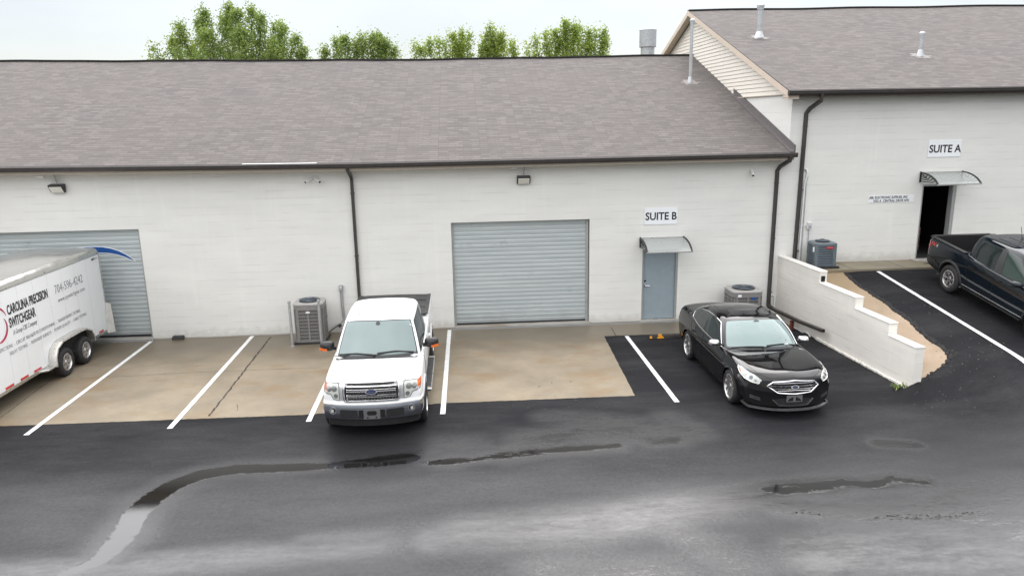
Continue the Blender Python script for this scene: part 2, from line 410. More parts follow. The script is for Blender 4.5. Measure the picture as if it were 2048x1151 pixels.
M_galv = plain('galvanised_steel', (.47, .49, .50), .38, .55, var=.14, scale=12)
M_greymet = plain('grey_painted_metal', (.36, .37, .37), .45, .2, var=.08)
M_brown = plain('dark_bronze_metal', (.052, .047, .045), .38, .15, var=.15)
M_fascia = plain('tan_fascia', (.46, .40, .33), .6, var=.06)
M_beige = plain('beige_soffit', (.62, .54, .42), .6, var=.06)
M_pillar = plain('matte_pillar', (.030, .031, .032), .5)
M_white = plain('white_plastic', (.72, .73, .72), .35, var=.04)
M_signw = plain('white_sign', (.80, .83, .85), .35, var=.02)
M_ink = plain('black_lettering', (.012, .012, .014), .5)
M_dark_led = plain('lamp_lens', (.74, .73, .66), .2, var=.04)
M_frit = plain('black_glass_edge', (.035, .04, .042), .08, var=.1)
M_amber = plain('amber_lens', (.75, .16, .03), .15, var=.1, coat=.6)
M_red = plain('red_lens', (.55, .02, .02), .15, var=.1, coat=.6)
M_blue = plain('blue_marking', (.012, .075, .27), .35, var=.05)
M_line = plain('white_line_paint', (.72, .73, .73), .5, var=.13, scale=9, bmp=.2)
M_brick = plain('red_brick', (.20, .055, .035), .8, var=.3)
M_lamp = glass_mat('headlight_glass', (.50, .52, .48), 1.6, .08)

# ------------------------------------------------------------------ ground, parking lot, slabs
gm = MB(); S_ = 500.0
gm.add([(-S_, -S_, -.35), (S_, -S_, -.35), (S_, S_, -.35), (-S_, S_, -.35)], [(0, 1, 2, 3)])
tag(gm.build('ground', plain('distant_ground', (.09, .10, .06), .9, var=.3, scale=.05)), kind='structure')

def seg_dist(P, pts):
    """distance of points P (n,2) to a polyline, and the parameter (0..1) along it"""
    best = np.full(len(P), 1e9)
    wd = np.zeros(len(P))
    for i in range(len(pts)-1):
        a = np.array(pts[i][:2]); b_ = np.array(pts[i+1][:2]); d = b_-a; l2 = max(d@d, 1e-9)
        t = np.clip(((P-a)@d)/l2, 0, 1); q = a+t[:, None]*d; dd = np.hypot(*(P-q).T)
        ww = pts[i][2]*(1-t)+pts[i+1][2]*t
        k = dd/ww < best; best = np.where(k, dd/ww, best)
    return best
def wet_shapes():
    def px(*a): return [(*G(u, v)[:2], w_) for u, v, w_ in a]
    A = px((272, 1028, .22), (300, 998, .26), (345, 970, .22), (400, 950, .22), (470, 938, .20), (560, 935, .17), (650, 932, .13), (700, 928, .16), (760, 922, .22), (820, 916, .2), (840, 915, .05))
    A2 = px((850, 924, .08), (900, 921, .16), (950, 918, .10), (1010, 910, .18), (1100, 900, .16), (1235, 891, .14))
    A3 = px((272, 1028, .22), (245, 1075, .24), (200, 1120, .16), (120, 1150, .10))
    B1 = px((-300, 1148, .14), (20, 1146, .14), (150, 1140, .16), (300, 1130, .17), (480, 1114, .20), (640, 1106, .12), (800, 1100, .08))
    B2 = px((610, 1092, .16), (900, 1056, .30), (1000, 1058, .32), (1150, 1048, .36), (1300, 1020, .36), (1440, 1004, .34), (1530, 994, .16))
    B4 = px((1560, 1022, .12), (1650, 1030, .18), (1760, 1036, .16), (1880, 1030, .26), (1980, 1035, .36), (2080, 1050, .5))
    B3 = px((1530, 978, .12), (1560, 978, .22), (1640, 972, .20), (1690, 962, .14), (1740, 968, .14), (1790, 956, .15), (1860, 964, .08))
    C1 = px((1075, 880, .20), (1150, 868, .26), (1250, 862, .26))
    C2 = px((1130, 830, .10), (1200, 838, .14))
    C3 = px((1310, 887, .09), (1345, 880, .20)); C4 = px((1335, 840, .16), (1370, 855, .20))
    C5 = px((1760, 884, .12), (1815, 887, .12)); C6 = px((1975, 1050, .45), (2060, 1075, .5))
    D1 = px((1350, 1060, .20), (1480, 1130, .35)); D2 = px((1100, 1140, .3), (1350, 1150, .3))
    return [(A, 1.1), (A2, .78), (A3, 1.0), (B1, .30), (B2, .32), (B3, .86), (B4, .55), (C1, .50), (C2, .45), (C3, .66), (C4, .45), (C5, .9), (C6, .52), (D1, .44), (D2, .44)]
def film_shapes():
    def px(*a): return [(*G(u, v)[:2], w_) for u, v, w_ in a]
    return [(px((-300, 1148, .3), (20, 1146, .3), (150, 1140, .3), (300, 1128, .3), (480, 1112, .28), (640, 1102, .2), (760, 1098, .1)), .85),
            (px((870, 1075, .3), (950, 1058, .42), (1060, 1056, .46), (1160, 1048, .46), (1300, 1026, .42), (1420, 1006, .36), (1500, 990, .30), (1560, 984, .22)), .85),
            (px((1540, 1010, .2), (1640, 1014, .22), (1760, 1022, .26), (1880, 1015, .4), (1960, 995, .5), (2060, 990, .6), (2400, 1000, .6)), .9),
            (px((1640, 1110, .5), (1800, 1100, .7), (1950, 1080, .9), (2120, 1090, 1.1)), .9), (px((620, 1085, .25), (760, 1080, .3)), .45),
            (px((300, 1010, .3), (230, 1095, .5), (160, 1150, .6)), .35),
            (px((1060, 882, .5), (1160, 868, .6), (1270, 858, .5)), .62), (px((1090, 832, .3), (1200, 838, .35), (1290, 845, .3)), .42),
            (px((1300, 880, .3), (1350, 862, .4)), .7), (px((1340, 835, .4), (1390, 865, .4)), .4), (px((1755, 886, .14), (1830, 888, .16)), .8),
            (px((1510, 980, .25), (1700, 968, .3), (1860, 962, .2)), .7), (px((700, 905, .5), (950, 890, .4)), .35)]
def ground_sheet():
    xs = np.unique(np.concatenate([np.linspace(-60, -15, 16), np.arange(-15, 17.01, .075), np.linspace(17, 60, 18)]).round(4))
    a0 = 9.205
    ex = [a0+.05, a0+.14]
    xs = np.sort(np.concatenate([xs[(xs < a0-.02) | (xs > a0+.22)], [a0-.02, a0+.22], ex]))
    ys = np.unique(np.concatenate([np.linspace(-60, -15, 20), np.arange(-15, 0.31, .09), [-6.16, -6.15, -6.14]]).round(4))
    X, Y = np.meshgrid(xs, ys, indexing='ij')
    X = X + (xl(Y)-a0)*np.clip(1-np.abs(X-a0)/3.0, 0, 1)
    Z = gz(X, Y)
    wav = .012*np.sin(X*.9+1.3)*np.sin(Y*.8) * sstep(-6.5, -8.5, Y)
    P = np.stack([X, Y, Z+wav], -1)
    mb = MB(); mb.grid(P)
    me = mb.mesh('parking_lot', fixn=False)
    pts = P.reshape(-1, 3)[:, :2]
    wet = np.zeros(len(pts))
    sel = (pts[:, 1] < -5.5) & (pts[:, 1] > -15) & (np.abs(pts[:, 0]) < 17)
    for shp, amp in wet_shapes():
        d = seg_dist(pts[sel], shp); wet[sel] = np.maximum(wet[sel], amp*(1-sstep(.35, 1.55, d)))
    damp = .08 + .82*sstep(-6.8, -10.2, pts[:, 1]) - .05*np.sin(pts[:, 0]*.4)
    soft = np.zeros(len(pts))
    for kk, (shp, amp) in enumerate(wet_shapes()):
        d = seg_dist(pts[sel], shp); soft[sel] = np.maximum(soft[sel], min(amp*1.5, 1)*(1-sstep(.5, 2.9, d)))
    damp = damp + .75*soft
    damp = np.where(pts[:, 0] > 9.6, np.where(pts[:, 1] > -6.5, .05, damp), damp)
    film = np.zeros(len(pts))
    for kk, (shp, amp) in enumerate(film_shapes()):
        d = seg_dist(pts[sel], shp); film[sel] = np.maximum(film[sel], amp*(1-sstep(.25, 1.7, d)))
    for nm, arr in (('wet', wet), ('damp', damp), ('film', film)):
        at = me.attributes.new(nm, 'FLOAT', 'POINT'); at.data.foreach_set('value', arr.astype(np.float32))
    o = finish('parking_lot', me, M_asph, smooth=40)
    return tag(o, kind='structure')
lot = ground_sheet()

# white bay lines, laid on the surface
def painted_line(u0, v0, u1, v1, wd=.105, h=.009, upper=False):
    a, b_ = G(u0, v0), G(u1, v1); d = (b_-a)[:2]; n = np.array([-d[1], d[0]])/np.hypot(*d); k = 46
    P = np.zeros((k, 4, 3)); ln = np.hypot(*d)
    for i in range(k):
        c = a[:2]+d*i/(k-1)
        for j, s in enumerate((-1, -.33, .33, 1)):
            jit = (rng.random()-.5)*.005 if abs(s) == 1 else 0
            q = c+n*(s*wd/2+jit); P[i, j] = (*q, float(gz(q[0], q[1]))+h)
    mb = MB(); mb.grid(P); return mb.build('parking_line', M_line, lot, fixn=False)
for ln in ((52, 870, 302, 683), (339, 857, 505, 672), (617, 843, 700, 664), (885.5, 828, 899, 660), (1253, 672, 1354, 804)): painted_line(*ln)
painted_line(1756, 543, 2110, 779, .115, .012)

def poly_sheet(name, poly, z, mat, jit=0.0, th=.0, parent=None):
    pts = []
    for i, p in enumerate(poly):
        q = poly[(i+1) % len(poly)]; n = max(1, int(math.dist(p, q)/.07))
        for k in range(n):
            x = p[0]+(q[0]-p[0])*k/n; y = p[1]+(q[1]-p[1])*k/n
            if k: x += (rng.random()-.5)*jit; y += (rng.random()-.5)*jit
            pts.append((x, y, z))
    mb = MB(); mb.add(pts, [tuple(range(len(pts)))]); o = mb.build(name, mat, parent, fixn=False)
    if o.data.polygons[0].normal.z < 0: o.data.flip_normals()
    return o
e1 = on(1270, 791, 2, 0); e2 = on(1208, 672, 2, 0); eL = on(0, 852, 2, 0); eM = on(885, 806, 2, 0); e0 = on(610, 829, 2, 0)
slab = poly_sheet('concrete_pad', [(-26, .02), (9.2, .02), (9.25, -1.37), (e2[0], e2[1]), (e1[0], e1[1]), (eM[0], eM[1]), (e0[0], e0[1]), (-2.5-6.9, eL[1]), (-26, -5.95)], .0045, M_conc, .018)
tag(slab, kind='structure')
# sawn joints of the pad and its long crack
M_joint = plain('joint_filler', (.035, .032, .026), .9)
def joint(pts, wd, name='pad_joint'):
    out = []
    for i in range(len(pts)-1):
        a, b_ = np.array(pts[i]), np.array(pts[i+1]); n = max(2, int(np.hypot(*(b_-a))/.08))
        out += [a+(b_-a)*k/n for k in range(n)]
    out.append(np.array(pts[-1])); P = np.zeros((len(out), 2, 3))
    for i, c in enumerate(out):
        d = out[min(i+1, len(out)-1)]-out[max(i-1, 0)]; nn = np.array([-d[1], d[0]])/max(1e-6, np.hypot(*d))
        ww = wd*(.6+.8*rng.random()); sh = (rng.random()-.5)*wd*.9
        P[i, 0] = (*(c+nn*(ww/2+sh)), .0075); P[i, 1] = (*(c-nn*(ww/2-sh)), .0075)
    mb = MB(); mb.grid(P); o = mb.build(name, M_joint, slab, fixn=False)
j = lambda u, v: tuple(G(u, v)[:2])
joint([j(541, 674), j(418, 832)], .035); joint([j(160, 757), j(400, 744), j(640, 735)], .010); joint([j(105, 757), j(0, 836)], .018)
joint([j(1222, 655), j(1232, 671)], .02)
joint([j(660, 733), j(880, 722)], .008); joint([j(474, 822), j(476, 816), j(474, 808)], .01)

# upper walkway in front of the taller building and the bare strip beside the retaining wall
mb = MB(); mb.box((9.42, -1.06, 1.28), (40, -.001, 1.592)); wk = mb.build('walkway', M_walk, bevel=.015); tag(wk, kind='structure')
for x in (10.9, 12.4, 15.2):
    mb = MB(); mb.box((x, -1.058, 1.592), (x+.012, -.002, 1.5955)); mb.build('walkway_joint', M_joint, wk)
def dirt_mat():
    ma, t, b = new_mat('bare_dirt')
    v = mapping(t)
    base = mixc(t, ramp(t, noise(t, v, 1.2, 6, .6), .35, .65), (.31, .235, .16), (.37, .285, .205))
    base = mixc(t, ramp(t, noise(t, mapping(t, (1, .4, 1)), 3.1, 5, .6), .5, .7, 0, .7), base, (.25, .19, .12))
    base = mixc(t, ramp(t, noise(t, v, 55, 3, .7), .62, .74, 0, .6), base, (.16, .12, .08))
    s = N(t, 'ShaderNodeSeparateXYZ'); L(t, v, s.inputs[0])
    base = mixc(t, ramp(t, s.outputs[1], -3.2, -1.6, 0, .6), base, (.25, .185, .095))
    L(t, base, b.inputs['Base Color']); b.inputs['Roughness'].default_value = .7
    bump(t, b, noise(t, v, 14, 6, .7), .5, .03); return ma
edge_px = [(1690, 549), (1700, 560), (1712.6, 571), (1733, 583), (1750, 596), (1767, 606), (1781, 618), (1800, 631), (1816, 643), (1838, 665), (1849, 675), (1860, 684), (1873, 692), (1885, 699.5), (1892, 708), (1894.6, 718), (1890, 727), (1881, 734), (1866, 744), (1853, 753), (1845, 757)]
edge = np.array([G(u, v)[:2] for u, v in edge_px])
ysrt = edge[np.argsort(edge[:, 1])]
yy = np.linspace(-1.07, edge[:, 1].min()-.02, 90); P = np.zeros((90, 16, 3)); rim = []
for i, y in enumerate(yy):
    xr = np.interp(y, ysrt[:, 1], ysrt[:, 0]) + (rng.random()-.5)*.035; x0_ = float(xl(y))+.15; xr = max(xr, x0_+.03)
    if i == 89: xr = x0_+.04
    rim.append((xr, y))
    for k in range(16):
        x = x0_+(xr-x0_)*k/15; P[i, k] = (x, y, float(gz(x, y))+.008+.02*math.sin(k/15*math.pi)*(.5+.5*math.sin(y*3)))
mb = MB(); mb.grid(P); tag(mb.build('dirt_strip', dirt_mat(), smooth=180, fixn=False), kind='structure')
# ragged lip of new asphalt along the dirt
mb = MB()
for (x, y) in rim[3:]:
    for k in range(3):
        r_ = .018+.03*rng.random(); cx_ = x+.03+rng.random()*.07; cy_ = y+(rng.random()-.5)*.08; zz = float(gz(cx_, cy_))
        a0 = rng.random()*6; n = 6
        top = [(cx_+r_*.6*math.cos(a0+t), cy_+r_*.6*math.sin(a0+t), zz+r_*.75) for t in np.linspace(0, 2*math.pi, n, False)]
        bot = [(cx_+r_*1.3*math.cos(a0+t), cy_+r_*1.3*math.sin(a0+t), zz-.01) for t in np.linspace(0, 2*math.pi, n, False)]
        mb.add(bot+top, [(q, (q+1) % n, n+(q+1) % n, n+q) for q in range(n)]+[tuple(range(n, 2*n))])
ao = mb.build('asphalt_edge', plain('raw_asphalt', (.022, .021, .022), .8, var=.3), lot, smooth=50)
mb = MB()
for k in range(200):
    u_, v_ = [(1900, 730), (1885, 790), (1810, 600), (1940, 700), (1780, 640), (1850, 720), (1130, 790), (1760, 700)][k % 8]
    p = G(u_+rng.normal()*45, v_+rng.normal()*22); r_ = .008+.014*rng.random()
    mb.cyl((p[0], p[1], p[2]-.002), (p[0]+.003, p[1], p[2]+r_*.7), r_, 6, r_*.6)
tag(mb.build('loose_gravel', plain('gravel_bits', (.07, .065, .06), .9, var=.5, scale=30)), kind='stuff')

# ------------------------------------------------------------------ wall builder
def wall_cells(mb, xs, zs, holes, y0, y1):
    for i in range(len(xs)-1):
        for k in range(len(zs)-1):
            cx_, cz = (xs[i]+xs[i+1])/2, (zs[k]+zs[k+1])/2
            if any(h[0] < cx_ < h[1] and h[2] < cz < h[3] for h in holes): continue
            x0, x1, z0, z1 = xs[i], xs[i+1], zs[k], zs[k+1]
            mb.add([(x0, y0, z0), (x1, y0, z0), (x1, y0, z1), (x0, y0, z1)], [(0, 1, 2, 3)])
    for x0, x1, z0, z1 in holes:      # reveals
        mb.add([(x0, y0, z0), (x0, y1, z0), (x0, y1, z1), (x0, y0, z1)], [(0, 1, 2, 3)])
        mb.add([(x1, y0, z0), (x1, y1, z0), (x1, y1, z1), (x1, y0, z1)], [(3, 2, 1, 0)])
        mb.add([(x0, y0, z1), (x1, y0, z1), (x1, y1, z1), (x0, y1, z1)], [(3, 2, 1, 0)])
TAN = .3476
def eave_z(X):      # old roofs sag a little between their trusses
    return 4.808 + np.interp(X, [-26, -17, -12, -6, -2.5, 3, 9.4], [.12, .11, .078, .010, -.018, -.006, .014])
bl = thing('warehouse', 'long low pale grey painted block warehouse with brown shingle roof and two rolling doors', 'building', (0, 0, 0))
mb = MB()
wall_cells(mb, [-26, -12.70, -8.77, -.30, 3.625, 5.165, 6.215, 9.30], [-.3, .0, .03, 2.12, 3.055, 3.115, 4.64],
           [(-12.70, -8.77, .0, 3.115), (-.30, 3.625, .03, 3.055), (5.165, 6.215, .0, 2.12)], 0, .22)
mb.add([(-26, 0, -.3), (-26, 18.4, -.3), (-26, 18.4, 4.6), (-26, 9.2, 7.9), (-26, 0, 4.6)], [(0, 1, 2, 3, 4)])
mb.add([(-26, 18.4, -.3), (9.3, 18.4, -.3), (9.3, 18.4, 4.64), (-26, 18.4, 4.64)], [(0, 1, 2, 3)])
mb.build('wall', M_wall, bl)
# roof: one surface over both slopes
nx = 90; xsr = np.linspace(-26.4, 9.30, nx)
rid = lambda X: 8.135 + np.interp(X, [-26, -17, -12, -2, 3, 9.4], [.10, .09, .03, -.05, -.035, 0]) + .008*np.sin(X*1.1)+.004*np.sin(X*2.7+1)
prof = []
for X in xsr:
    ez = float(eave_z(X)); rz_ = float(rid(X))
    row = [(X, -.42, ez-.03), (X, -.42, ez)] + [(X, -.42+9.6*k/10, ez+(rz_-ez)*k/10) for k in range(1, 11)] + [(X, 9.18+9.6*k/6, rz_-(rz_-4.8)*k/6) for k in range(1, 7)]
    row += [(X, 18.78, 4.76), (X, 9.18, rz_-.06)]
    prof.append(row)
P = np.array(prof); mb = MB(); nn = P.shape[1]
mb.v = [tuple(p) for p in P.reshape(-1, 3)]
for i in range(nx-1):
    for k in range(nn):
        a, b_ = i*nn+k, i*nn+(k+1) % nn; mb.f.append((a, b_, b_+nn, a+nn)); mb.m.append(0)
mb.f += [tuple(range(nn)), tuple(range((nx-1)*nn, nx*nn))[::-1]]; mb.m += [0, 0]
roof = mb.build('roof', M_shin, bl, smooth=12)
mb = MB()
mb.tube([(X, 9.18, float(rid(X))+.012) for X in xsr], 0, sq=(.13, .022))
mb.build('ridge_cap_shadow', plain('ridge_shadow', (.03, .028, .028), .8), roof)  # near-black cap strip: the ridge vent's shadow line put into its colour
def gutter(mb, x0, x1, yb, zf, n=2):
    pr = [(0, 0), (-.125, 0), (-.14, -.02), (-.125, -.04), (-.12, -.085), (-.09, -.125), (0, -.125), (0, -.11), (-.08, -.11), (-.105, -.08), (-.11, -.02), (0, -.02)]
    xs = np.linspace(x0, x1, n); P = [[(x, yb+a, float(zf(x))+b_) for a, b_ in pr] for x in xs]; k = len(pr); o = len(mb.v)
    for r_ in P: mb.v += r_
    for i in range(n-1):
        for j_ in range(k): a = o+i*k+j_; b2 = o+i*k+(j_+1) % k; mb.f.append((a, b2, b2+k, a+k)); mb.m.append(0)
    for i in (0, n-1):   # end caps
        q = P[i][:7]; mb.add(q, [tuple(range(7))])
mb = MB(); gutter(mb, -26.4, 9.33, -.40, lambda x: eave_z(x)-.012, 40); mb.build('gutter', M_brown, bl, smooth=30)
mb = MB(); P = []
for X in np.linspace(-26.4, 9.28, 30):
    z = float(eave_z(X)); P.append([(X, -.398, z-.03), (X, -.398, z-.215), (X, -.375, z-.215), (X, -.001, z-.19)])
mb.grid(np.array(P)); mb.build('fascia', M_fascia, bl)
mb = MB(); P = []
for X in np.linspace(-5.72, -3.78, 6): z = float(eave_z(X)); P.append([(X, -.50, z+.004), (X, -.40, z+.012)])
mb.grid(np.array(P)); mb.build('drip_edge', M_white, bl)
def downspout(pts, parent, w_=.052, d_=.038):
    mb = MB(); mb.tube(pts, 0, sq=(w_, d_))
    for p, q in zip(pts[:-1], pts[1:]):
        if abs(p[2]-q[2]) > 1.2 and abs(p[0]-q[0]) < .1:
            for z in (p[2]-.35, (p[2]+q[2])/2, q[2]+.35): mb.box((p[0]-.06, -.012, z-.015), (p[0]+.06, p[1]+.02, z+.015)) if False else mb.box((p[0]-w_-.006, p[1]-d_-.006, z-.014), (p[0]+w_+.006, -.001, z+.014))
    return mb.build('downspout', M_brown, parent, bevel=.006)
downspout([(-2.99, -.47, 4.70), (-2.99, -.46, 4.62), (-2.955, -.10, 4.40), (-2.955, -.052, 4.30), (-2.955, -.052, .12)], bl)
downspout([(9.15, -.47, 4.72), (9.14, -.46, 4.60), (9.02, -.12, 4.42), (8.975, -.052, 4.30), (8.96, -.052, .42)], bl)

# rolling doors: ribbed curtain with guides; the rib is real relief
def curtain(x0, x1, z0, z1, y, parent, label=None):
    mb = MB(); P = []; z = z0; k = 0
    zs = []
    while z < z1:
        zs += [(z, 0), (z+.012, .007), (z+.055, .010), (z+.098, .007), (z+.110, 0)]; z += .122
    zs = [(min(a, z1), b_) for a, b_ in zs]+[(z1, 0)]
    for X in (x0, x1): P.append([(X, y-b_, a) for a, b_ in zs])
    mb.grid(np.array(P)); g = mb.build('rolling_door', M_roll, parent)
    mb = MB(); mb.box((x0, y-.03, z0-.035), (x1, y+.01, z0+.001)); mb.build('bottom_seal', M_black, g)
    mb = MB()
    mb.box((x0-.05, y-.05, z0-.04), (x0+.012, y+.03, z1)); mb.build('guide_rail', M_greymet, g)
    mb = MB(); mb.box((x1-.045, y-.05, z0-.04), (x1+.02, y+.03, z1)); mb.build('guide_rail', M_greymet, g)
    return g
def roll_mat():
    ma, t, b = new_mat('rolling_door_paint')
    s = N(t, 'ShaderNodeSeparateXYZ'); L(t, mapping(t), s.inputs[0])
    base = mixc(t, ramp(t, noise(t, mapping(t, (.25, 1, 3.2)), 2.2, 5, .6), .35, .7), (.40, .445, .45), (.49, .53, .53))
    base = mixc(t, ramp(t, noise(t, mapping(t, (1.2, 1, 2)), 1.8, 6, .65), .6, .78, 0, .5), base, (.18, .225, .24))
    sl = math_(t, 'MODULO', math_(t, 'ADD', s.outputs[2], 12.2), .122)
    base = mixc(t, math_(t, 'LESS_THAN', math_(t, 'ABSOLUTE', math_(t, 'SUBTRACT', sl, .03)), .010), base, mixc(t, .28, base, (.15, .19, .20)))
    base = mixc(t, ramp(t, math_(t, 'ADD', s.outputs[2], math_(t, 'MULTIPLY', noise(t, mapping(t), 3, 5), -.6)), -.2, .12, .5, 0), base, (.26, .27, .26))
    L(t, base, b.inputs['Base Color']); b.inputs['Roughness'].default_value = .42; b.inputs['Metallic'].default_value = .12
    return ma
M_roll = roll_mat()
gd = curtain(-.245, 3.58, .085, 3.20, .15, bl)
gl = curtain(-12.64, -8.80, .10, 3.22, .15, bl)
# blue crescent painted across the left rolling door
def crescent(grow):
    up = [on(u, v, 1, .125) for u, v in ((150, 497), (175, 494), (190, 493.5), (205, 494), (222, 497), (238, 502), (252, 509), (262, 515.5))]
    lo = [on(u, v, 1, .125) for u, v in ((262, 519), (250, 513.5), (236, 509), (220, 506), (205, 505), (190, 505), (165, 507))]
    tip = on(269.5, 521.5, 1, .125); g = grow
    return [(p[0], p[2]+g) for p in up]+[(tip[0]+g*1.4, tip[2]-g*.8)]+[(p[0], p[2]-g) for p in lo]
for grow, mt, yy_, nm in ((.022, M_signw, .128, 'crescent_outline'), (0, M_blue, .125, 'blue_crescent')):
    mb = MB(); mb.prism([(x, yy_, z) for x, z in crescent(grow)], (0, .002, 0)); mb.build(nm, mt, gl)

# thresholds and the perforated drain in front of the doors
M_thr = concrete_mat('threshold', (.42, .41, .38), .1, 9)
mb = MB(); mb.box((-.33, -.10, -.01), (3.66, .30, .045)); mb.build('threshold', M_thr, bl, bevel=.008)
mb = MB(); mb.box((-12.75, -.10, -.01), (-8.74, .30, .045)); mb.build('threshold', M_thr, bl, bevel=.008)
mb = MB(); mb.box((5.10, -.14, -.01), (6.30, .25, .03)); mb.build('threshold', M_thr, bl, bevel=.008)
mb = MB(); mb.box((-8.7, -.06, -.01), (-5.0, -.001, .03)); mb.box((-4.99, -.06, -.01), (-.35, -.001, .028)); mb.build('footing_edge', M_thr, bl, bevel=.006)
def drain(x0, x1):
    o = tag(MB().box((x0, -.235, .003), (x1, -.115, .013)).build('channel_drain', M_greymet), 'narrow perforated metal drain at the foot of the %s' % ('central rolling door and grey door' if x0 > -2 else 'left rolling door'), 'drain')
    mb = MB()
    for k in range(int((x1-x0)/.062)):
        x = x0+.02+k*.062; mb.box((x, -.215, .0135), (x+.024, -.135, .0145))
    mb.build('slot', M_void, o); return o
drain(-.4, 6.6); drain(-12.75, -8.7)

# grey personnel door
def bdoor(x0, x1, z0, z1, y, parent):
    d = MB().box((x0+.055, y, z0+.03), (x1-.055, y+.045, z1-.05)).build('entry_door', plain('grey_blue_door', (.27, .325, .36), .45, var=.04), parent, bevel=.004)
    mb = MB(); mb.box((x0, y-.06, z0), (x0+.053, y+.06, z1)); mb.box((x1-.053, y-.06, z0), (x1, y+.06, z1)); mb.box((x0+.053, y-.06, z1-.048), (x1-.053, y+.06, z1)); mb.build('door_frame', M_greymet, d, bevel=.004)
    mb = MB(); mb.box((x0+.053, y-.05, z0+.001), (x1-.053, y+.05, z0+.028)); mb.build('door_sill', M_alu, d)
    mb = MB(); hx = x0+.115
    mb.cyl((hx, y, 1.03+z0), (hx, y-.02, 1.03+z0), .035); mb.cyl((hx, y-.015, 1.03+z0), (hx, y-.06, 1.03+z0), .012); mb.tube([(hx-.005, y-.055, 1.03+z0), (hx+.13, y-.06, 1.03+z0)], .012)
    mb.build('door_handle', M_chrome, d, smooth=40)
    mb = MB(); mb.cyl((hx, y, 1.17+z0), (hx, y-.02, 1.17+z0), .028); mb.build('deadbolt', M_chrome, d, smooth=40)
    return d
bdoor(5.165, 6.215, .02, 2.12, .10, bl)

# ------------------------------------------------------------------ taller building
bu = thing('tall_warehouse', 'taller pale grey block warehouse with shingle roof and cream gable siding, on higher ground', 'building', (0, 0, 0))
mb = MB()
wall_cells(mb, [9.30, 13.36, 14.40, 40], [-.3, 1.60, 3.79, 6.33], [(13.36, 14.40, 1.60, 3.79)], 0, .22)
mb.add([(40, 0, -.3), (40, 18.2, -.3), (40, 18.2, 6.3), (40, 9, 9.5), (40, 0, 6.3)], [(4, 3, 2, 1, 0)])
mb.add([(9.3, 18.2, -.3), (40, 18.2, -.3), (40, 18.2, 6.3), (9.3, 18.2, 6.3)], [(3, 2, 1, 0)])
mb.build('wall', M_wallu, bu)
mb = MB(); mb.add([(9.298, 0, -.3), (9.298, 18.2, -.3), (9.298, 18.2, 6.40), (9.298, 9, 9.6), (9.298, 0, 6.40)], [(0, 1, 2, 3, 4)]); mb.build('side_wall', M_wallside, bu, fixn=False)
# siding laps on the gable
mb = MB(); z = 6.40; zt = 9.62
while z < 9.55:
    def yr(zq): return max(0.0, (zq-6.33)/TAN-.05)
    z2 = min(z+.125, 9.6); y0, y1 = yr(z), yr(z2)
    a = [(9.262, y0+.0, z), (9.262, 18-y0, z), (9.285, 18-y1, z2), (9.285, y1, z2)]
    mb.add(a+[(9.2965, y0, z), (9.2965, 18-y0, z)], [(0, 3, 2, 1), (0, 1, 5, 4)]); z += .125
mb.build('siding', plain('cream_siding', (.74, .70, .625), .5, var=.04), bu, fixn=False)
mb = MB(); mb.box((9.25, .0, 6.375), (9.30, 4.9, 6.40)); mb.build('siding_trim', M_fascia, bu)
nx = 60; xsr2 = np.linspace(9.0, 40, nx); rows = []
ez2 = lambda X: 6.475+.004*(X-9)-.010*np.sin(X*.5); rz2 = lambda X: 9.765+.012*np.sin(X*1.3)+.006*(X-9)
for X in xsr2:
    ez = float(ez2(X)); rz_ = float(rz2(X))
    row = [(X, -.42, ez-.035), (X, -.42, ez)] + [(X, -.42+9.42*k/10, ez+(rz_-ez)*k/10) for k in range(1, 11)] + [(X, 9.0+9.42*k/6, rz_-(rz_-6.48)*k/6) for k in range(1, 7)]
    row += [(X, 18.42, 6.44), (X, 9.0, rz_-.05)]; rows.append(row)
P = np.array(rows); mb = MB(); nn = P.shape[1]; mb.v = [tuple(p) for p in P.reshape(-1, 3)]
for i in range(nx-1):
    for k in range(nn): a, b_ = i*nn+k, i*nn+(k+1) % nn; mb.f.append((a, b_, b_+nn, a+nn)); mb.m.append(0)
mb.f += [tuple(range(nn)), tuple(range((nx-1)*nn, nx*nn))[::-1]]; mb.m += [0, 0]
roof2 = mb.build('roof', M_shin, bu, smooth=12)
mb = MB(); mb.tube([(X, 9.0, float(rz2(X))+.01) for X in xsr2], 0, sq=(.12, .02)); mb.build('ridge_cap_shadow', plain('ridge_shadow2', (.03, .028, .028), .8), roof2)  # shadow line along this ridge, likewise painted as a near-black cap
mb = MB(); gutter(mb, 8.97, 40, -.40, lambda x: ez2(x)-.012, 20); mb.build('gutter', M_brown, bu, smooth=30)
mb = MB(); P = []
for X in np.linspace(9.0, 40, 12): z = float(ez2(X)); P.append([(X, -.398, z-.035), (X, -.398, z-.20), (X, -.375, z-.20), (X, -.001, z-.18)])
mb.grid(np.array(P)); mb.build('fascia', plain('dark_fascia', (.12, .10, .085), .6), bu)
# rake boards and soffits of the gable
M_cream = plain('cream_trim', (.60, .51, .42), .5, var=.05)
mb = MB()
for s in (1, -1):
    def pt(x, y, dz): yy_ = y if s == 1 else 18-y; return (x, yy_, 6.475+(y+.42)*TAN*1.005+dz)
    mb.add([pt(8.985, -.42, -.01), pt(8.985, 9.0, -.01), pt(8.985, 9.0, -.19), pt(8.985, -.42, -.19), pt(9.01, -.42, -.01), pt(9.01, 9.0, -.01), pt(9.01, 9.0, -.19), pt(9.01, -.42, -.19)],
           [(0, 1, 2, 3), (4, 7, 6, 5), (3, 2, 6, 7), (0, 3, 7, 4)])
mb.build('rake_board', M_cream, bu)
mb = MB()
for s in (1, -1):
    mb.add([pt(9.01, -.42, -.12), pt(9.01, 9.0, -.12), pt(9.297, 9.0, -.12), pt(9.297, -.42, -.12)], [(0, 1, 2, 3)])
mb.build('rake_soffit', M_beige, bu)
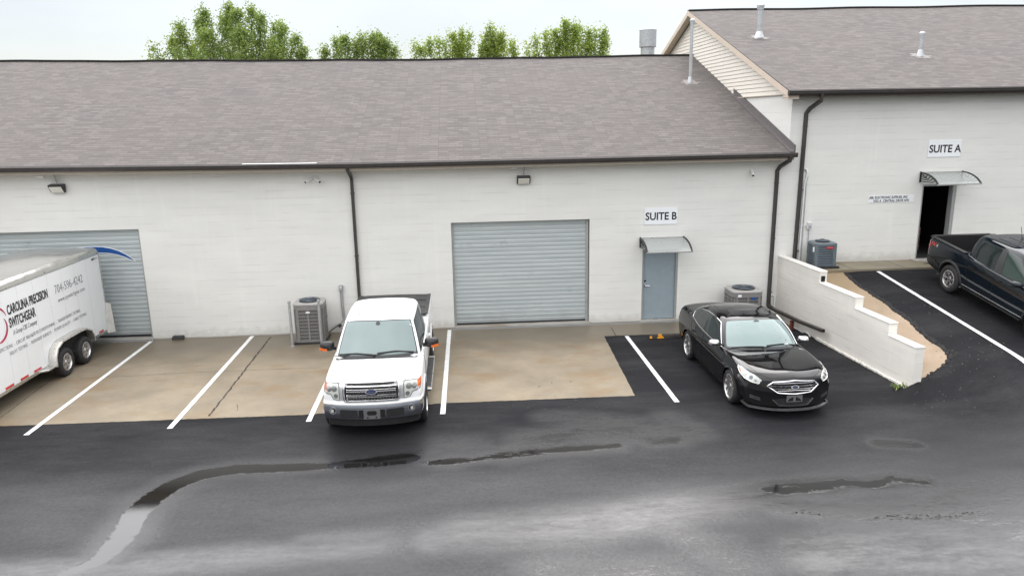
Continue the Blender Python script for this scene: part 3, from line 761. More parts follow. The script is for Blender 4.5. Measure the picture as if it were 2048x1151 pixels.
mb = MB(); mb.box((9.011, -.40, 6.25), (9.297, -.02, 6.36)); mb.build('eave_return', M_cream, bu)
mb = MB()   # taupe flashing where the lower roof meets the side wall
for w0, w1, z0, z1 in ((9.255, 9.297, .0, .20), (9.14, 9.255, .0, .035)):
    a = [(w0, 4.45, 6.50+z0), (w1, 4.45, 6.50+z0), (w1, -.42, 4.81+z0), (w0, -.42, 4.81+z0)]
    b_ = [(w0, 4.45, 6.50+z1), (w1, 4.45, 6.50+z1), (w1, -.42, 4.81+z1), (w0, -.42, 4.81+z1)]
    mb.add(a+b_, [(0, 1, 2, 3), (4, 7, 6, 5), (0, 4, 5, 1), (1, 5, 6, 2), (2, 6, 7, 3), (3, 7, 4, 0)])
mb.build('roof_flashing', plain('taupe_flashing', (.135, .122, .122), .45, .2), bu)
downspout([(9.90, -.47, 6.38), (9.90, -.46, 6.20), (9.75, -.12, 5.98), (9.70, -.052, 5.86), (9.655, -.052, 1.62)], bu)
# open doorway with a dim room behind it
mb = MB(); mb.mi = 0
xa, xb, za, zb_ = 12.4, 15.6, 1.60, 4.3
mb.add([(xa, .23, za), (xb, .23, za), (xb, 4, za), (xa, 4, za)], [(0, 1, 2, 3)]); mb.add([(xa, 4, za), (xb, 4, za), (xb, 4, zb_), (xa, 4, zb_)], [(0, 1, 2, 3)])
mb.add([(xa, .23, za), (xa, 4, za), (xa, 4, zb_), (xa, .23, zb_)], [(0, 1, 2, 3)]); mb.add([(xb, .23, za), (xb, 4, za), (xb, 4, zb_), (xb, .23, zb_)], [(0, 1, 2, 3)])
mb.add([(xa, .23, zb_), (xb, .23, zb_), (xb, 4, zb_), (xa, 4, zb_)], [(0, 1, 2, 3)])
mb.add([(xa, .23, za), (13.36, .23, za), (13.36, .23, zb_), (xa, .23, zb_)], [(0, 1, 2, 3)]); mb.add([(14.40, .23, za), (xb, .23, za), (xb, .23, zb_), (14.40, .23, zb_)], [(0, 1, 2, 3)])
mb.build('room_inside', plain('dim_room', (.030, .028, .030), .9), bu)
mb = MB()
for k in range(7):
    x = 13.4+.13*k; mb.box((x, 1.3+.2*(k % 3), 1.60), (x+.11, 1.5+.2*(k % 3), 2.1+.12*((k*5) % 4)))
mb.build('stored_boxes', plain('dim_boxes', (.30, .16, .12), .8, var=.5), bu)
mb = MB(); mb.box((13.36, .02, 1.60), (13.41, .22, 3.79)); mb.box((14.31, .0+.02, 1.60), (14.40, .215, 3.79)); mb.box((13.41, .02, 3.74), (14.31, .215, 3.79)); mb.build('door_frame', M_greymet, bu, bevel=.004)
mb = MB(); mb.box((13.41, .02, 1.601), (14.31, .21, 1.625)); mb.build('door_sill', M_alu, bu)
mb = MB(); mb.box((13.2, -.30, 1.593), (14.5, -.001, 1.615)); mb.build('threshold', M_thr, bu, bevel=.006)

# ------------------------------------------------------------------ roof pipes
def vent(name, x, y, z, h, r, label, rr=TAN, cap=True, parent=None):
    t = thing(name, label, 'vent pipe', (x, y, z))
    mb = MB(); mb.tube([(-.32, -.34, -.34*rr+.012), (.32, -.34, -.34*rr+.012)], 0, sq=(.001, .001)) if False else None
    mb.add([(-.22, -.26, -.26*rr+.012), (.22, -.26, -.26*rr+.012), (.20, .26, .26*rr+.012), (-.20, .26, .26*rr+.012)], [(0, 1, 2, 3)])
    mb.add([(-.30, -.05, -.05*rr+.010), (.33, -.08, -.08*rr+.010), (.36, .0, .010), (-.33, .05, .05*rr+.010)], [(0, 1, 2, 3)])
    mb.build('flashing_plate', plain('pale_flashing', (.20, .185, .18), .7, .0), t)
    mb = MB(); mb.cyl((0, 0, -.02), (0, 0, .20), r*2.0, 18, r*1.08); mb.build('boot', M_galv, t, smooth=40)
    mb = MB(); mb.cyl((0, 0, .1), (0, 0, h), r, 18); mb.cyl((0, 0, h*.40), (0, 0, h*.40+.03), r*1.12, 18); mb.build('pipe', M_galv, t, smooth=40)
    mb = MB(); mb.cyl((0, 0, h-.06), (0, 0, h+.02), r*1.25, 18); mb.cyl((0, 0, h+.02), (0, 0, h+.09), r*1.5, 18); mb.cyl((0, 0, h+.09), (0, 0, h+.13), r*1.5, 18, r*.7); mb.build('cap', M_galv, t, smooth=40)
    return t
vent('vent_pipe', 8.186, 5.83, 6.965, 2.0, .055, 'tall slim steel vent pipe on the right end of the lower roof')
vent('vent_pipe', 10.223, 4.93, 8.355, .95, .085, 'thick stubby steel vent pipe near the peak of the higher roof')
vent('vent_pipe', 14.473, 2.565, 7.53, .60, .06, 'short thin steel vent pipe halfway up the higher roof, right of the thick one')
t = thing('exhaust_stack', 'wide galvanised steel exhaust stack rising behind the lower roof ridge', 'exhaust stack', (8.70, 14.0, 6.4))
mb = MB(); mb.cyl((0, 0, 0), (0, 0, 2.5), .31, 24); mb.build('duct', M_galv, t, smooth=40)
mb = MB(); mb.cyl((0, 0, 2.45), (0, 0, 3.18), .38, 28, cap=False); mb.cyl((0, 0, 2.45), (0, 0, 2.46), .38, 28)
for a in range(12): mb.box((.376*math.cos(a*math.pi/6)-.008, .376*math.sin(a*math.pi/6)-.008, 2.45), (.376*math.cos(a*math.pi/6)+.008, .376*math.sin(a*math.pi/6)+.008, 3.18))
mb.build('hood', M_galv, t, smooth=40)
mb = MB(); mb.tube([(.385*math.cos(a), .385*math.sin(a), 3.18) for a in np.linspace(0, 2*math.pi, 24, False)], .012, closed=True); mb.build('rim_band', M_galv, t, smooth=60)

# ------------------------------------------------------------------ retaining wall
rw = thing('retaining_wall', 'stepped whitewashed block retaining wall between the two parking levels', 'wall', (0, 0, 0))
tiers = [(-.001, -2.235, 1.795), (-2.235, -3.885, 1.50), (-3.885, -5.215, 1.235), (-5.215, -6.16, .955)]
mb = MB(); gapb = .004
for i, (ya, yb, zt_) in enumerate(tiers):
    xa0, xa1 = float(xl(ya)), float(xl(yb)); th = .20
    vs = [(xa0, ya, -.3), (xa0+th, ya, -.3), (xa1+th, yb, -.3), (xa1, yb, -.3)]
    top = [(a, b_, zt_) for a, b_, _ in vs]
    fs = [(4, 5, 6, 7), (0, 3, 7, 4), (1, 5, 6, 2)]
    if i == 0: fs.append((0, 4, 5, 1))
    mb.add(vs+top, fs)
    zn = tiers[i+1][2] if i < 3 else -.3
    mb.add([(xa1, yb, zn), (xa1+th, yb, zn), (xa1+th, yb, zt_), (xa1, yb, zt_)], [(0, 1, 2, 3)])
mb.build('wall_face', M_ret, rw)
M_cap = plain('whitewashed_cap', (.74, .72, .67), .7, var=.06, scale=5, bmp=.2)
for ya, yb, zt_ in tiers:
    xa0, xa1 = float(xl(ya)), float(xl(yb)); mb = MB()
    lo = [(xa0-.012, ya-.0, zt_+.001), (xa0+.212, ya, zt_+.001), (xa1+.212, yb-.012, zt_+.001), (xa1-.012, yb-.012, zt_+.001)]
    mb.add(lo+[(a, b_, z+.035) for a, b_, z in lo], [(0, 3, 2, 1), (4, 5, 6, 7), (0, 1, 5, 4), (1, 2, 6, 5), (2, 3, 7, 6), (3, 0, 4, 7)])
    mb.build('cap_course', M_cap, rw, bevel=.008)
mb = MB(); x_ = float(xl(-2.235)); mb.box((x_+.045, -2.2535, 1.555), (x_+.145, -2.2375, 1.70)); mb.build('weep_opening', M_void, rw)
mb = MB()
for k in range(60):
    y = -2.3-3.86*k/59; x = float(xl(y)); mb.box((x-.035-.02*rng.random(), y-.066, -.02), (x-.001, y, .03+.022*rng.random()))
mb.build('footing_edge', M_cap, rw)

# drain pipe on its brick, white condensate line
t = thing('drain_pipe', 'dark brown downspout extension lying beside the retaining wall', 'pipe', (0, 0, 0))
mb = MB(); mb.tube([(8.96, -.052, .42), (8.97, -.10, .34), (9.02, -.30, .30), (9.13, -1.7, .33), (9.19, -2.95, .42)], 0, sq=(.055, .042)); mb.build('pipe', M_brown, t, bevel=.01)
mb = MB(); mb.box((9.155, -2.962, .39), (9.225, -2.951, .445)); mb.build('open_end', M_void, t)
t = tag(MB().box((-.05, -.045, 0), (.05, .045, .235)).build('brick', M_brick, bevel=.004), 'red cored brick standing on end under the brown drain pipe', 'brick'); t.location = (9.115, -1.33, .005)
for z in (.03, .10, .17): mb = MB(); mb.box((-.02, -.047, z), (.02, -.0455, z+.04)); mb.build('core_hole', M_void, t)
mb = MB(); mb.tube([(8.99, -.045, .66), (9.10, -.045, .66), (9.135, -.055, .63), (9.135, -.06, .10), (9.15, -.30, .06), (9.175, -1.9, .06), (9.16, -2.02, .12), (9.20, -2.12, .12), (9.21, -2.25, .045)], .017, 8)
tag(mb.build('condensate_pipe', M_white, smooth=50), 'thin white plastic pipe running down beside the corner downspout', 'pipe')

# weed at the wall end, black box behind the wall, brown edge
def weed(x, y, z, n, s, label):
    mb = MB(); r2 = random.Random(3)
    for k in range(n):
        a = r2.random()*6.28; ln = s*(.5+r2.random()); el = .25+r2.random()*1.0; bx, by = x+(r2.random()-.5)*s*2.2, y+(r2.random()-.5)*s
        wv = .012+.01*r2.random(); d = Vector((math.cos(a)*math.cos(el), math.sin(a)*math.cos(el), math.sin(el))); sd = Vector((-math.sin(a), math.cos(a), 0))
        p = Vector((bx, by, z)); m1 = p+d*ln*.55+Vector((0, 0, .02)); e = p+d*ln-Vector((0, 0, ln*.25))
        mb.add([p, m1+sd*wv, e, m1-sd*wv], [(0, 1, 2, 3)])
    return tag(mb.build('weed', plain('weed_green', (.14, .19, .05), .7, var=.3, scale=9)), label, 'weed')
weed(9.42, -6.02, .01, 44, .13, 'pale green weed sprouting at the foot of the retaining wall end')
t = thing('junction_box', 'black open-topped box half hidden behind the retaining wall', 'box', (9.93, -5.15, float(gz(9.93, -5.15))))
mb = MB(); mb.box((-.13, -.24, 0), (-.10, .24, .16)); mb.box((.10, -.24, 0), (.13, .24, .16)); mb.box((-.10, -.24, 0), (.10, -.21, .16)); mb.box((-.10, .21, 0), (.10, .24, .16)); mb.build('casing', M_brown, t, bevel=.006)
mb = MB(); mb.box((-.10, -.21, .005), (.10, .21, .05)); mb.build('inside', M_void, t)

# ------------------------------------------------------------------ signs
def sign(name, x0, x1, z0, z1, lines, label, y=-.003, cat='sign'):
    t = thing(name, label, cat, ((x0+x1)/2, 0, (z0+z1)/2))
    mb = MB(); mb.box((x0, -.018, z0), (x1, y, z1)); mb.build('panel', M_signw, t, world=True, bevel=.002)
    for body, size, tx, tz, sx, off, sp in lines:
        text_mb(body, size, wallM(tx, -.0195, tz), .003, off, 'LEFT', sx, 0, sp).build('lettering', M_ink, t, world=True)
    return t
sign('suite_sign', 5.185, 6.15, 2.85, 3.325, [('SUITE B', .30, 5.215, 2.985, .90, .007, 1.0)], 'white SUITE B sign above the grey door')
sign('suite_sign', 13.39, 14.37, 4.575, 5.05, [('SUITE A', .30, 13.42, 4.705, .91, .007, 1.0)], 'white SUITE A sign above the open doorway')
t = thing('address_sign', 'two narrow white letter boards reading ABL Electronic Supplies and the street address', 'sign', (12.43, 0, 3.40))
mb = MB(); mb.box((11.755, -.012, 3.413), (13.115, -.002, 3.505)); mb.build('letter_board', M_signw, t, world=True)
mb = MB(); mb.box((11.76, -.012, 3.305), (13.12, -.002, 3.405)); mb.build('letter_board', M_signw, t, world=True)
text_mb('ABL ELECTRONIC SUPPLIES, INC', .098, wallM(11.78, -.0135, 3.424), .002, .0025, 'LEFT', .80, 0, 1.03).build('lettering', M_ink, t, world=True)
text_mb('1032 A  CENTRAL DRIVE NW', .098, wallM(11.90, -.0135, 3.320), .002, .0025, 'LEFT', .83, 0, 1.03).build('lettering', M_ink, t, world=True)

# ------------------------------------------------------------------ door awnings
def awn_glass():
    ma, t, b = new_mat('smoked_polycarbonate')
    b.inputs['Base Color'].default_value = (.66, .68, .67, 1); b.inputs['Roughness'].default_value = .22
    v = mapping(t, (1, 1, 1)); s = N(t, 'ShaderNodeSeparateXYZ'); L(t, v, s.inputs[0])
    fl = math_(t, 'MODULO', math_(t, 'ADD', s.outputs[0], 20.0), .02); bump(t, b, fl, .3, .01)
    tr = N(t, 'ShaderNodeBsdfTransparent'); tr.inputs[0].default_value = (.85, .88, .87, 1)
    mx = N(t, 'ShaderNodeMixShader'); mx.inputs[0].default_value = .34
    L(t, tr.outputs[0], mx.inputs[1]); L(t, b.outputs[0], mx.inputs[2]); L(t, mx.outputs[0], t.nodes['Material Output'].inputs[0]); return ma
M_awn = awn_glass()
def awning(x0, x1, z, label, depth=.82, drop=.27):
    t = thing('door_awning', label, 'awning', ((x0+x1)/2, 0, z), group='clear awnings over the doors')
    w2 = (x1-x0)/2
    arc = [(-.02-depth*math.sin(a)/math.sin(1.15), -drop*(1-math.cos(a))/(1-math.cos(1.15))) for a in np.linspace(0, 1.15, 14)]
    mb = MB(); P = np.array([[(x, y, zz) for y, zz in arc] for x in np.linspace(-w2, w2, 2)]); mb.grid(P)
    P2 = P.copy(); P2[..., 2] -= .006; mb.grid(P2); mb.build('panel', M_awn, t, smooth=60)
    y1, z1 = arc[-1]
    mb = MB(); mb.box((-w2-.02, y1-.02, z1-.022), (w2+.02, y1+.012, z1+.012)); mb.build('front_bar', M_alu, t, bevel=.004)
    mb = MB(); mb.box((-w2, -.03, -.02), (w2, -.001, .025)); mb.build('rear_bar', M_alu, t, bevel=.004)
    for s in (-1, 1):
        mb = MB(); x = s*w2
        mb.tube([(x, y, zz+.004) for y, zz in arc], 0, sq=(.020, .016))
        mb.box((x-.02, -.035, -.27), (x+.02, -.001, .03))
        for k, (f, zz) in enumerate(((4, -.06), (6, -.12), (8, -.18), (10, -.24))):
            a = arc[f]; mb.tube([(x, -.02, zz), (x, a[0]*.35-.02, zz+.0), (x, a[0]*.8, a[1]-.10+.03*k/3), (x, a[0], a[1])], 0, sq=(.011, .008))
        mb.build('bracket', M_black, t)
    return t
awning(5.085, 6.345, 2.465, 'clear curved awning with black brackets over the closed grey door')
awning(13.25, 14.50, 4.14, 'clear curved awning with black brackets over the open doorway')

# ------------------------------------------------------------------ wall lamps and cameras
def wall_lamp(x, z, label, lean):
    t = thing('wall_light', label, 'wall light', (x, 0, z), group='wall lights under the eaves')
    mb = MB(); pr = [(-.20, .0), (-.01, .02), (-.01, -.20), (-.075, -.215), (-.20, -.045)]
    mb.prism([(-.185, y, zz) for y, zz in pr], (.37, 0, 0)); mb.build('housing', M_black, t, bevel=.012)
    n = Vector((0, -(.17), -.125)).normalized(); a = Vector((0, -.198, -.052)); b_ = Vector((0, -.080, -.208)); off = Vector((0, -.012, -.008))
    mb = MB(); q = [Vector((-.155, a.y, a.z))+off, Vector((.155, a.y, a.z))+off, Vector((.155, b_.y, b_.z))+off, Vector((-.155, b_.y, b_.z))+off]
    mb.prism(q, (0, .012, .008)); mb.build('lens', M_dark_led, t, bevel=.003)
    mb = MB(); mb.tube([(0, -.07, .01), (lean*.3, -.07, .16), (lean, -.10, .32), (lean, -.12, .42)], .012, 8); mb.build('conduit', M_greymet, t, smooth=60)
    return t
wall_lamp(-10.68, 4.37, 'dark wedge wall light above the left rolling door', -.05)
wall_lamp(1.75, 4.31, 'dark wedge wall light above the central rolling door', .05)
def security_camera(x, z, dx, label):
    t = thing('security_camera', label, 'camera', (x, 0, z), group='white security cameras on the wall')
    mb = MB(); mb.cyl((0, -.001, 0), (0, -.035, 0), .06, 20); mb.cyl((0, -.035, 0), (0, -.055, 0), .045, 20, .03); mb.build('base', M_white, t, smooth=40)
    d = Vector((dx, -.75, -.45)).normalized(); p = Vector((0, -.06, -.01))
    mb = MB(); mb.cyl(p-d*.01, p+d*.19, .036, 18); mb.tube([p-d*.0+Vector((0, 0, .03)), p+d*.22+Vector((0, 0, .036))], 0, sq=(.032, .006)); mb.build('body', M_white, t, smooth=40)
    mb = MB(); mb.cyl(p+d*.189, p+d*.196, .033, 18); mb.build('lens', M_void, t)
    return t
security_camera(-4.05, 4.375, -.75, 'left one of the two white security cameras on the wall, pointing left')
security_camera(-3.915, 4.375, .75, 'right one of the two white security cameras on the wall, pointing right')
security_camera(8.24, 4.30, -.15, 'small single white security camera near the right end of the low wall')
for x, z, l in ((-11.0, 4.60, 'small white fixture under the eave above the left rolling door'), (1.46, 4.545, 'small white fixture under the eave left of the central wall light')):
    t = thing('eave_sensor', l, 'sensor', (x, -.2, z))
    mb = MB(); mb.box((-.055, -.04, -.03), (.085, .04, .022)); mb.build('housing', M_white, t, bevel=.008)
    mb = MB(); mb.cyl((-.12, 0, 0), (-.07, 0, 0), .022, 12); mb.cyl((-.07, 0, .0), (-.05, 0, 0), .010, 10); mb.build('sensor_head', M_white, t, smooth=40)

# ------------------------------------------------------------------ condensing units
def rounded_ring(w_, d_, r, n=6):
    pts = []
    for cx_, cy_, a0 in ((w_/2-r, d_/2-r, 0), (-w_/2+r, d_/2-r, 90), (-w_/2+r, -d_/2+r, 180), (w_/2-r, -d_/2+r, 270)):
        for k in range(n+1): a = R(a0+90*k/n); pts.append((cx_+r*math.cos(a), cy_+r*math.sin(a)))
    return pts
def ring_stack(mb, levels, w_, d_, r, cap=True):
    o = len(mb.v); k = None
    for z, g in levels:
        rr = rounded_ring(w_+2*g, d_+2*g, max(.01, r+g)); k = len(rr); mb.v += [(x, y, z) for x, y in rr]
    for i in range(len(levels)-1):
        for j_ in range(k): a = o+i*k+j_; b_ = o+i*k+(j_+1) % k; mb.f.append((a, b_, b_+k, a+k)); mb.m.append(mb.mi)
    if cap: mb.f += [tuple(range(o, o+k))[::-1], tuple(range(o+(len(levels)-1)*k, o+len(levels)*k))]; mb.m += [mb.mi]*2
def fan_guard(t, z, rad, mt):
    mb = MB(); mb.cyl((0, 0, z+.002), (0, 0, z+.004), rad, 36); mb.build('fan_opening', M_void, t)
    mb = MB()
    for k in range(3):
        a = 2*math.pi*k/3+.5; c = Vector((math.cos(a), math.sin(a), 0)); s = Vector((-math.sin(a), math.cos(a), 0)); o_ = Vector((0, 0, z+.012))
        mb.add([o_+c*.06+s*.05, o_+c*rad*.92+s*rad*.42, o_+c*rad*.97-s*rad*.10+Vector((0, 0, .02)), o_+c*.07-s*.06+Vector((0, 0, .02))], [(0, 1, 2, 3)])
    mb.build('fan', mt, t)
    mb = MB()
    for k in range(9):
        r_ = rad*(k+1)/9; n = 32; mb.tube([(r_*math.cos(a), r_*math.sin(a), z+.030+.035*(1-r_/rad)) for a in np.linspace(0, 2*math.pi, n, False)], .004, 4, closed=True)
    for k in range(8): a = k*math.pi/4; mb.tube([(0, 0, z+.065), (rad*math.cos(a), rad*math.sin(a), z+.03)], .004, 4)
    mb.cyl((0, 0, z+.04), (0, 0, z+.075), rad*.24, 18); mb.build('fan_guard', M_acdark, t)
M_acdark = plain('guard_wire', (.12, .14, .165), .4, .3)
M_acbody = plain('condenser_paint', (.23, .225, .215), .45, .1, var=.06)
M_actop = plain('condenser_top', (.36, .35, .335), .45, .05, var=.06)
M_accoil = plain('condenser_coil', (.16, .158, .155), .6, .2, var=.25, scale=60)
M_acblue = plain('blue_grey_condenser', (.115, .145, .165), .42, .1, var=.10)
def ac_unit(x, y, w_, d_, h, label, plate, rz=0.0, rows=9, posts=True):
    t = thing('condenser_unit', label, 'air conditioner', (x, y, .006), rz, group='grey condenser units at the lower wall')
    mb = MB(); mb.box((-w_/2-.04, -d_/2-.04, 0), (w_/2+.04, d_/2+.04, .05)); mb.build('pad', M_black, t, bevel=.01)
    mb = MB(); ring_stack(mb, [(.05, 0), (.09, 0), (.09, -.03), (h-.14, -.03), (h-.14, 0), (h-.03, .0)], w_, d_, .10); mb.build('cabinet', M_acbody, t, smooth=35)
    mb = MB(); ring_stack(mb, [(h-.03, .012), (h, .012), (h+.025, -.03)], w_, d_, .12, True); mb.build('top_cover', M_actop, t, smooth=35)
    fan_guard(t, h+.026, min(w_, d_)*.40, M_acdark)
    for side in range(4):        # coil faces with their ribs
        M = Matrix.Rotation(side*math.pi/2, 4, 'Z'); ww = (w_ if side % 2 == 0 else d_); dd = (d_ if side % 2 == 0 else w_)
        mb = MB(); mb.box((-ww/2+.115, -dd/2+.024, .10), (ww/2-.115, -dd/2+.060, h-.15), M); mb.build('coil_panel', M_accoil, t)
        mb = MB()
        for k in range(rows+1):
            z = .10+(h-.25)*k/rows; mb.box((-ww/2+.10, -dd/2-.002, z-.011), (ww/2-.10, -dd/2+.022, z+.011), M)
        for xx in (-ww/2+.115, 0, ww/2-.115): mb.box((xx-.022, -dd/2-.004, .09), (xx+.022, -dd/2+.021, h-.14), M)
        for k in range(40):
            xx = -ww/2+.12+(ww-.24)*k/39; mb.box((xx-.002, -dd/2+.008, .10), (xx+.002, -dd/2+.012, h-.15), M)
        mb.build('grille', M_acbody, t)
    if plate == 'white':
        mb = MB(); mb.box((-.055, -d_/2-.012, h-.24), (.055, -d_/2-.004, h-.20)); mb.build('nameplate', M_signw, t, bevel=.004)
    else:
        mb = MB(); mb.prism([(.16+.075*math.cos(a)*(1), -d_/2-.012, h-.19+.042*math.sin(a)) for a in np.linspace(0, 2*math.pi, 12, False)], (0, .008, 0)); mb.build('nameplate', M_blue, t)
        mb = MB(); mb.box((-.30, -d_/2-.008, h-.14), (-.20, -d_/2-.003, h-.07)); mb.build('rating_label', M_signw, t)
    return t
ac_unit(-4.21, -.70, .78, .70, 1.10, 'grey condenser unit behind two steel posts, left of the white pickup', 'white')
ac_unit(7.95, -.62, .86, .80, 1.02, 'grey condenser unit with blue badge behind the black sedan', 'blue', rows=8)
# blue-grey louvred unit on the upper level
t = thing('condenser_unit', 'small blue-grey louvred condenser unit with red badge on the upper walkway', 'air conditioner', (10.20, -.56, 1.596), .0)
w_, d_, h = .62, .56, .72
mb = MB(); mb.box((-.38, -.34, 0), (.38, .34, .05)); mb.build('pad', M_black, t)
mb = MB(); ring_stack(mb, [(.05, 0), (.08, 0), (.08, -.03), (h-.06, -.03)], w_, d_, .08); mb.build('cabinet', M_acdark, t, smooth=35)
mb = MB()
for k in range(9):
    z = .085+k*.066; ring_stack(mb, [(z, -.03), (z, .0), (z+.034, .0), (z+.044, -.02), (z+.044, -.03)], w_, d_, .08, False)
for sx_ in (-1, 1):
    for sy_ in (-1, 1): mb.cyl((sx_*(w_/2-.055), sy_*(d_/2-.055), .05), (sx_*(w_/2-.055), sy_*(d_/2-.055), h-.03), .062, 14)
mb.build('louvres', M_acblue, t, smooth=30)
mb = MB(); ring_stack(mb, [(h-.07, .01), (h-.02, .012), (h, -.03)], w_, d_, .10); mb.build('top_cover', plain('blue_grey_top', (.16, .195, .215), .42, .1), t, smooth=35)
fan_guard(t, h+.001, .20, M_acdark)
mb = MB(); mb.box((-.01, -d_/2-.016, h-.165), (.18, -d_/2-.002, h-.11)); mb.build('nameplate', plain('red_badge', (.55, .06, .08), .4), t, bevel=.008)
mb = MB(); mb.box((-w_/2-.012, -.20, h-.26), (-w_/2-.0, -.12, h-.12)); mb.build('rating_label', M_signw, t)

def post(x, y, label):
    t = thing('guard_post', label, 'bollard', (x, y, .005), group='steel guard posts by the condenser unit')
    mb = MB(); mb.cyl((0, 0, 0), (0, 0, 1.235), .034, 16); mb.cyl((0, 0, 0), (0, 0, .02), .055, 16); mb.build('post', M_galv, t, smooth=40)
    mb = MB(); mb.cyl((0, 0, 1.21), (0, 0, 1.25), .042, 16); mb.cyl((0, 0, 1.25), (0, 0, 1.27), .042, 16, .02); mb.build('cap', M_greymet, t, smooth=40)
    return t
p1 = post(-4.638, -1.235, 'left galvanised guard post in front of the grey condenser unit')
p2 = p1.copy(); col.objects.link(p2); p2.location = (-3.877, -1.20, .005); p2['label'] = 'right galvanised guard post in front of the grey condenser unit, nearest the white pickup'
for ch in list(p1.children):
    c = ch.copy(); col.objects.link(c); c.parent = p2

def disconnect(x, z, label, conduits, box=(.11, .17), mt=None):
    t = thing('disconnect_box', label, 'electrical box', (x, 0, z)); w_, h_ = box
    mt = mt or M_greymet
    mb = MB(); mb.box((-w_/2, -.085, -h_/2), (w_/2, -.001, h_/2)); mb.build('enclosure', mt, t, bevel=.006)
    mb = MB(); mb.box((-w_/2+.015, -.093, -h_/2+.02), (w_/2-.015, -.086, h_/2-.02)); mb.build('cover', M_galv, t, bevel=.004)
    mb = MB(); mb.box((-.02, -.096, .01), (.02, -.093, .05)); mb.build('label_plate', M_signw, t)
    for pts, r_, mt_ in conduits:
        mb = MB(); mb.tube(pts, r_, 8); mb.build('conduit', mt_, t, smooth=60)
    return t
disconnect(-3.455, 1.30, 'small grey electrical box on the wall left of the white pickup', [
    ([(-.025, -.04, -.08), (-.025, -.04, -.55), (.01, -.05, -.95)], .016, M_greymet), ([(.03, -.04, -.08), (.03, -.04, -.5), (.05, -.05, -.92)], .018, M_galv),
    ([(.01, -.05, -.93), (-.12, -.12, -1.06), (-.25, -.2, -1.12), (-.38, -.45, -1.19)], .017, M_black), ([(.05, -.05, -.90), (-.06, -.10, -1.0), (-.20, -.15, -1.04), (-.38, -.42, -1.10)], .015, M_greymet),
    ([(-.05, -.10, -1.06), (-.12, -.14, -1.11)], .035, M_black)])
disconnect(10.03, 2.70, 'small pale electrical box on the wall above the blue-grey condenser unit', [
    ([(-.07, -.03, 0), (-.20, -.03, 0)], .012, M_white), ([(0, -.04, -.1), (0, -.04, -.5), (-.02, -.06, -.8)], .014, M_greymet)], (.12, .19), M_white)
mb = MB(); mb.tube([(9.80, -.02, 1.64), (9.80, -.03, 2.6), (9.81, -.03, 3.9), (9.87, -.03, 4.18), (9.84, -.03, 4.30), (9.79, -.03, 4.32)], .028, 10)
t = tag(mb.build('wall_conduit', M_white, smooth=60), 'pale vertical pipes running up beside the upper downspout', 'pipe')
mb = MB(); mb.tube([(9.86, -.03, 1.7), (9.86, -.03, 3.95), (9.90, -.02, 4.10)], .013, 8); mb.build('thin_pipe', M_greymet, t, smooth=60)

t = thing('bait_box', 'black rodent bait box on the concrete at the foot of the wall', 'box', (-8.03, -.13, .005))
mb = MB(); mb.prism([(-.15, -.09, 0), (-.15, -.07, .085), (-.15, .07, .10), (-.15, .09, 0)], (.30, 0, 0)); mb.build('casing', M_black, t, bevel=.012)
mb = MB(); mb.box((-.13, -.065, .088), (.13, .05, .103)); mb.build('lid', plain('bait_lid', (.04, .038, .04), .5), t, bevel=.006)

t = thing('wheel_stop', 'black rubber wheel stop with yellow reflector behind the black sedan', 'wheel stop', (5.86, -1.72, .006))
mb = MB(); pr = [(-.075, 0), (-.05, .09), (.05, .09), (.075, 0)]
mb.prism([(-.90, y, z) for y, z in pr], (1.8, 0, 0)); mb.build('body', plain('stop_rubber', (.035, .03, .028), .7, var=.3), t, bevel=.01)
M_yel = plain('yellow_reflector', (.70, .30, .02), .35, var=.08)
for x in (-.70, .50):
    mb = MB(); mb.prism([(x, -.0745, .012), (x+.20, -.0745, .012), (x+.15, -.0545, .085), (x+.05, -.0545, .085)], (0, -.004, .001)); mb.build('reflector', M_yel, t)
    mb = MB(); mb.prism([(x+.05, -.048, .0915), (x+.15, -.048, .0915), (x+.15, .048, .0915), (x+.05, .048, .0915)], (0, 0, .003)); mb.build('reflector', M_yel, t)
mb = MB(); mb.prism([(-.90, -.072, .02), (-.82, -.072, .02), (-.84, -.053, .08), (-.88, -.053, .08)], (0, -.004, .001)); mb.build('reflector', M_yel, t)

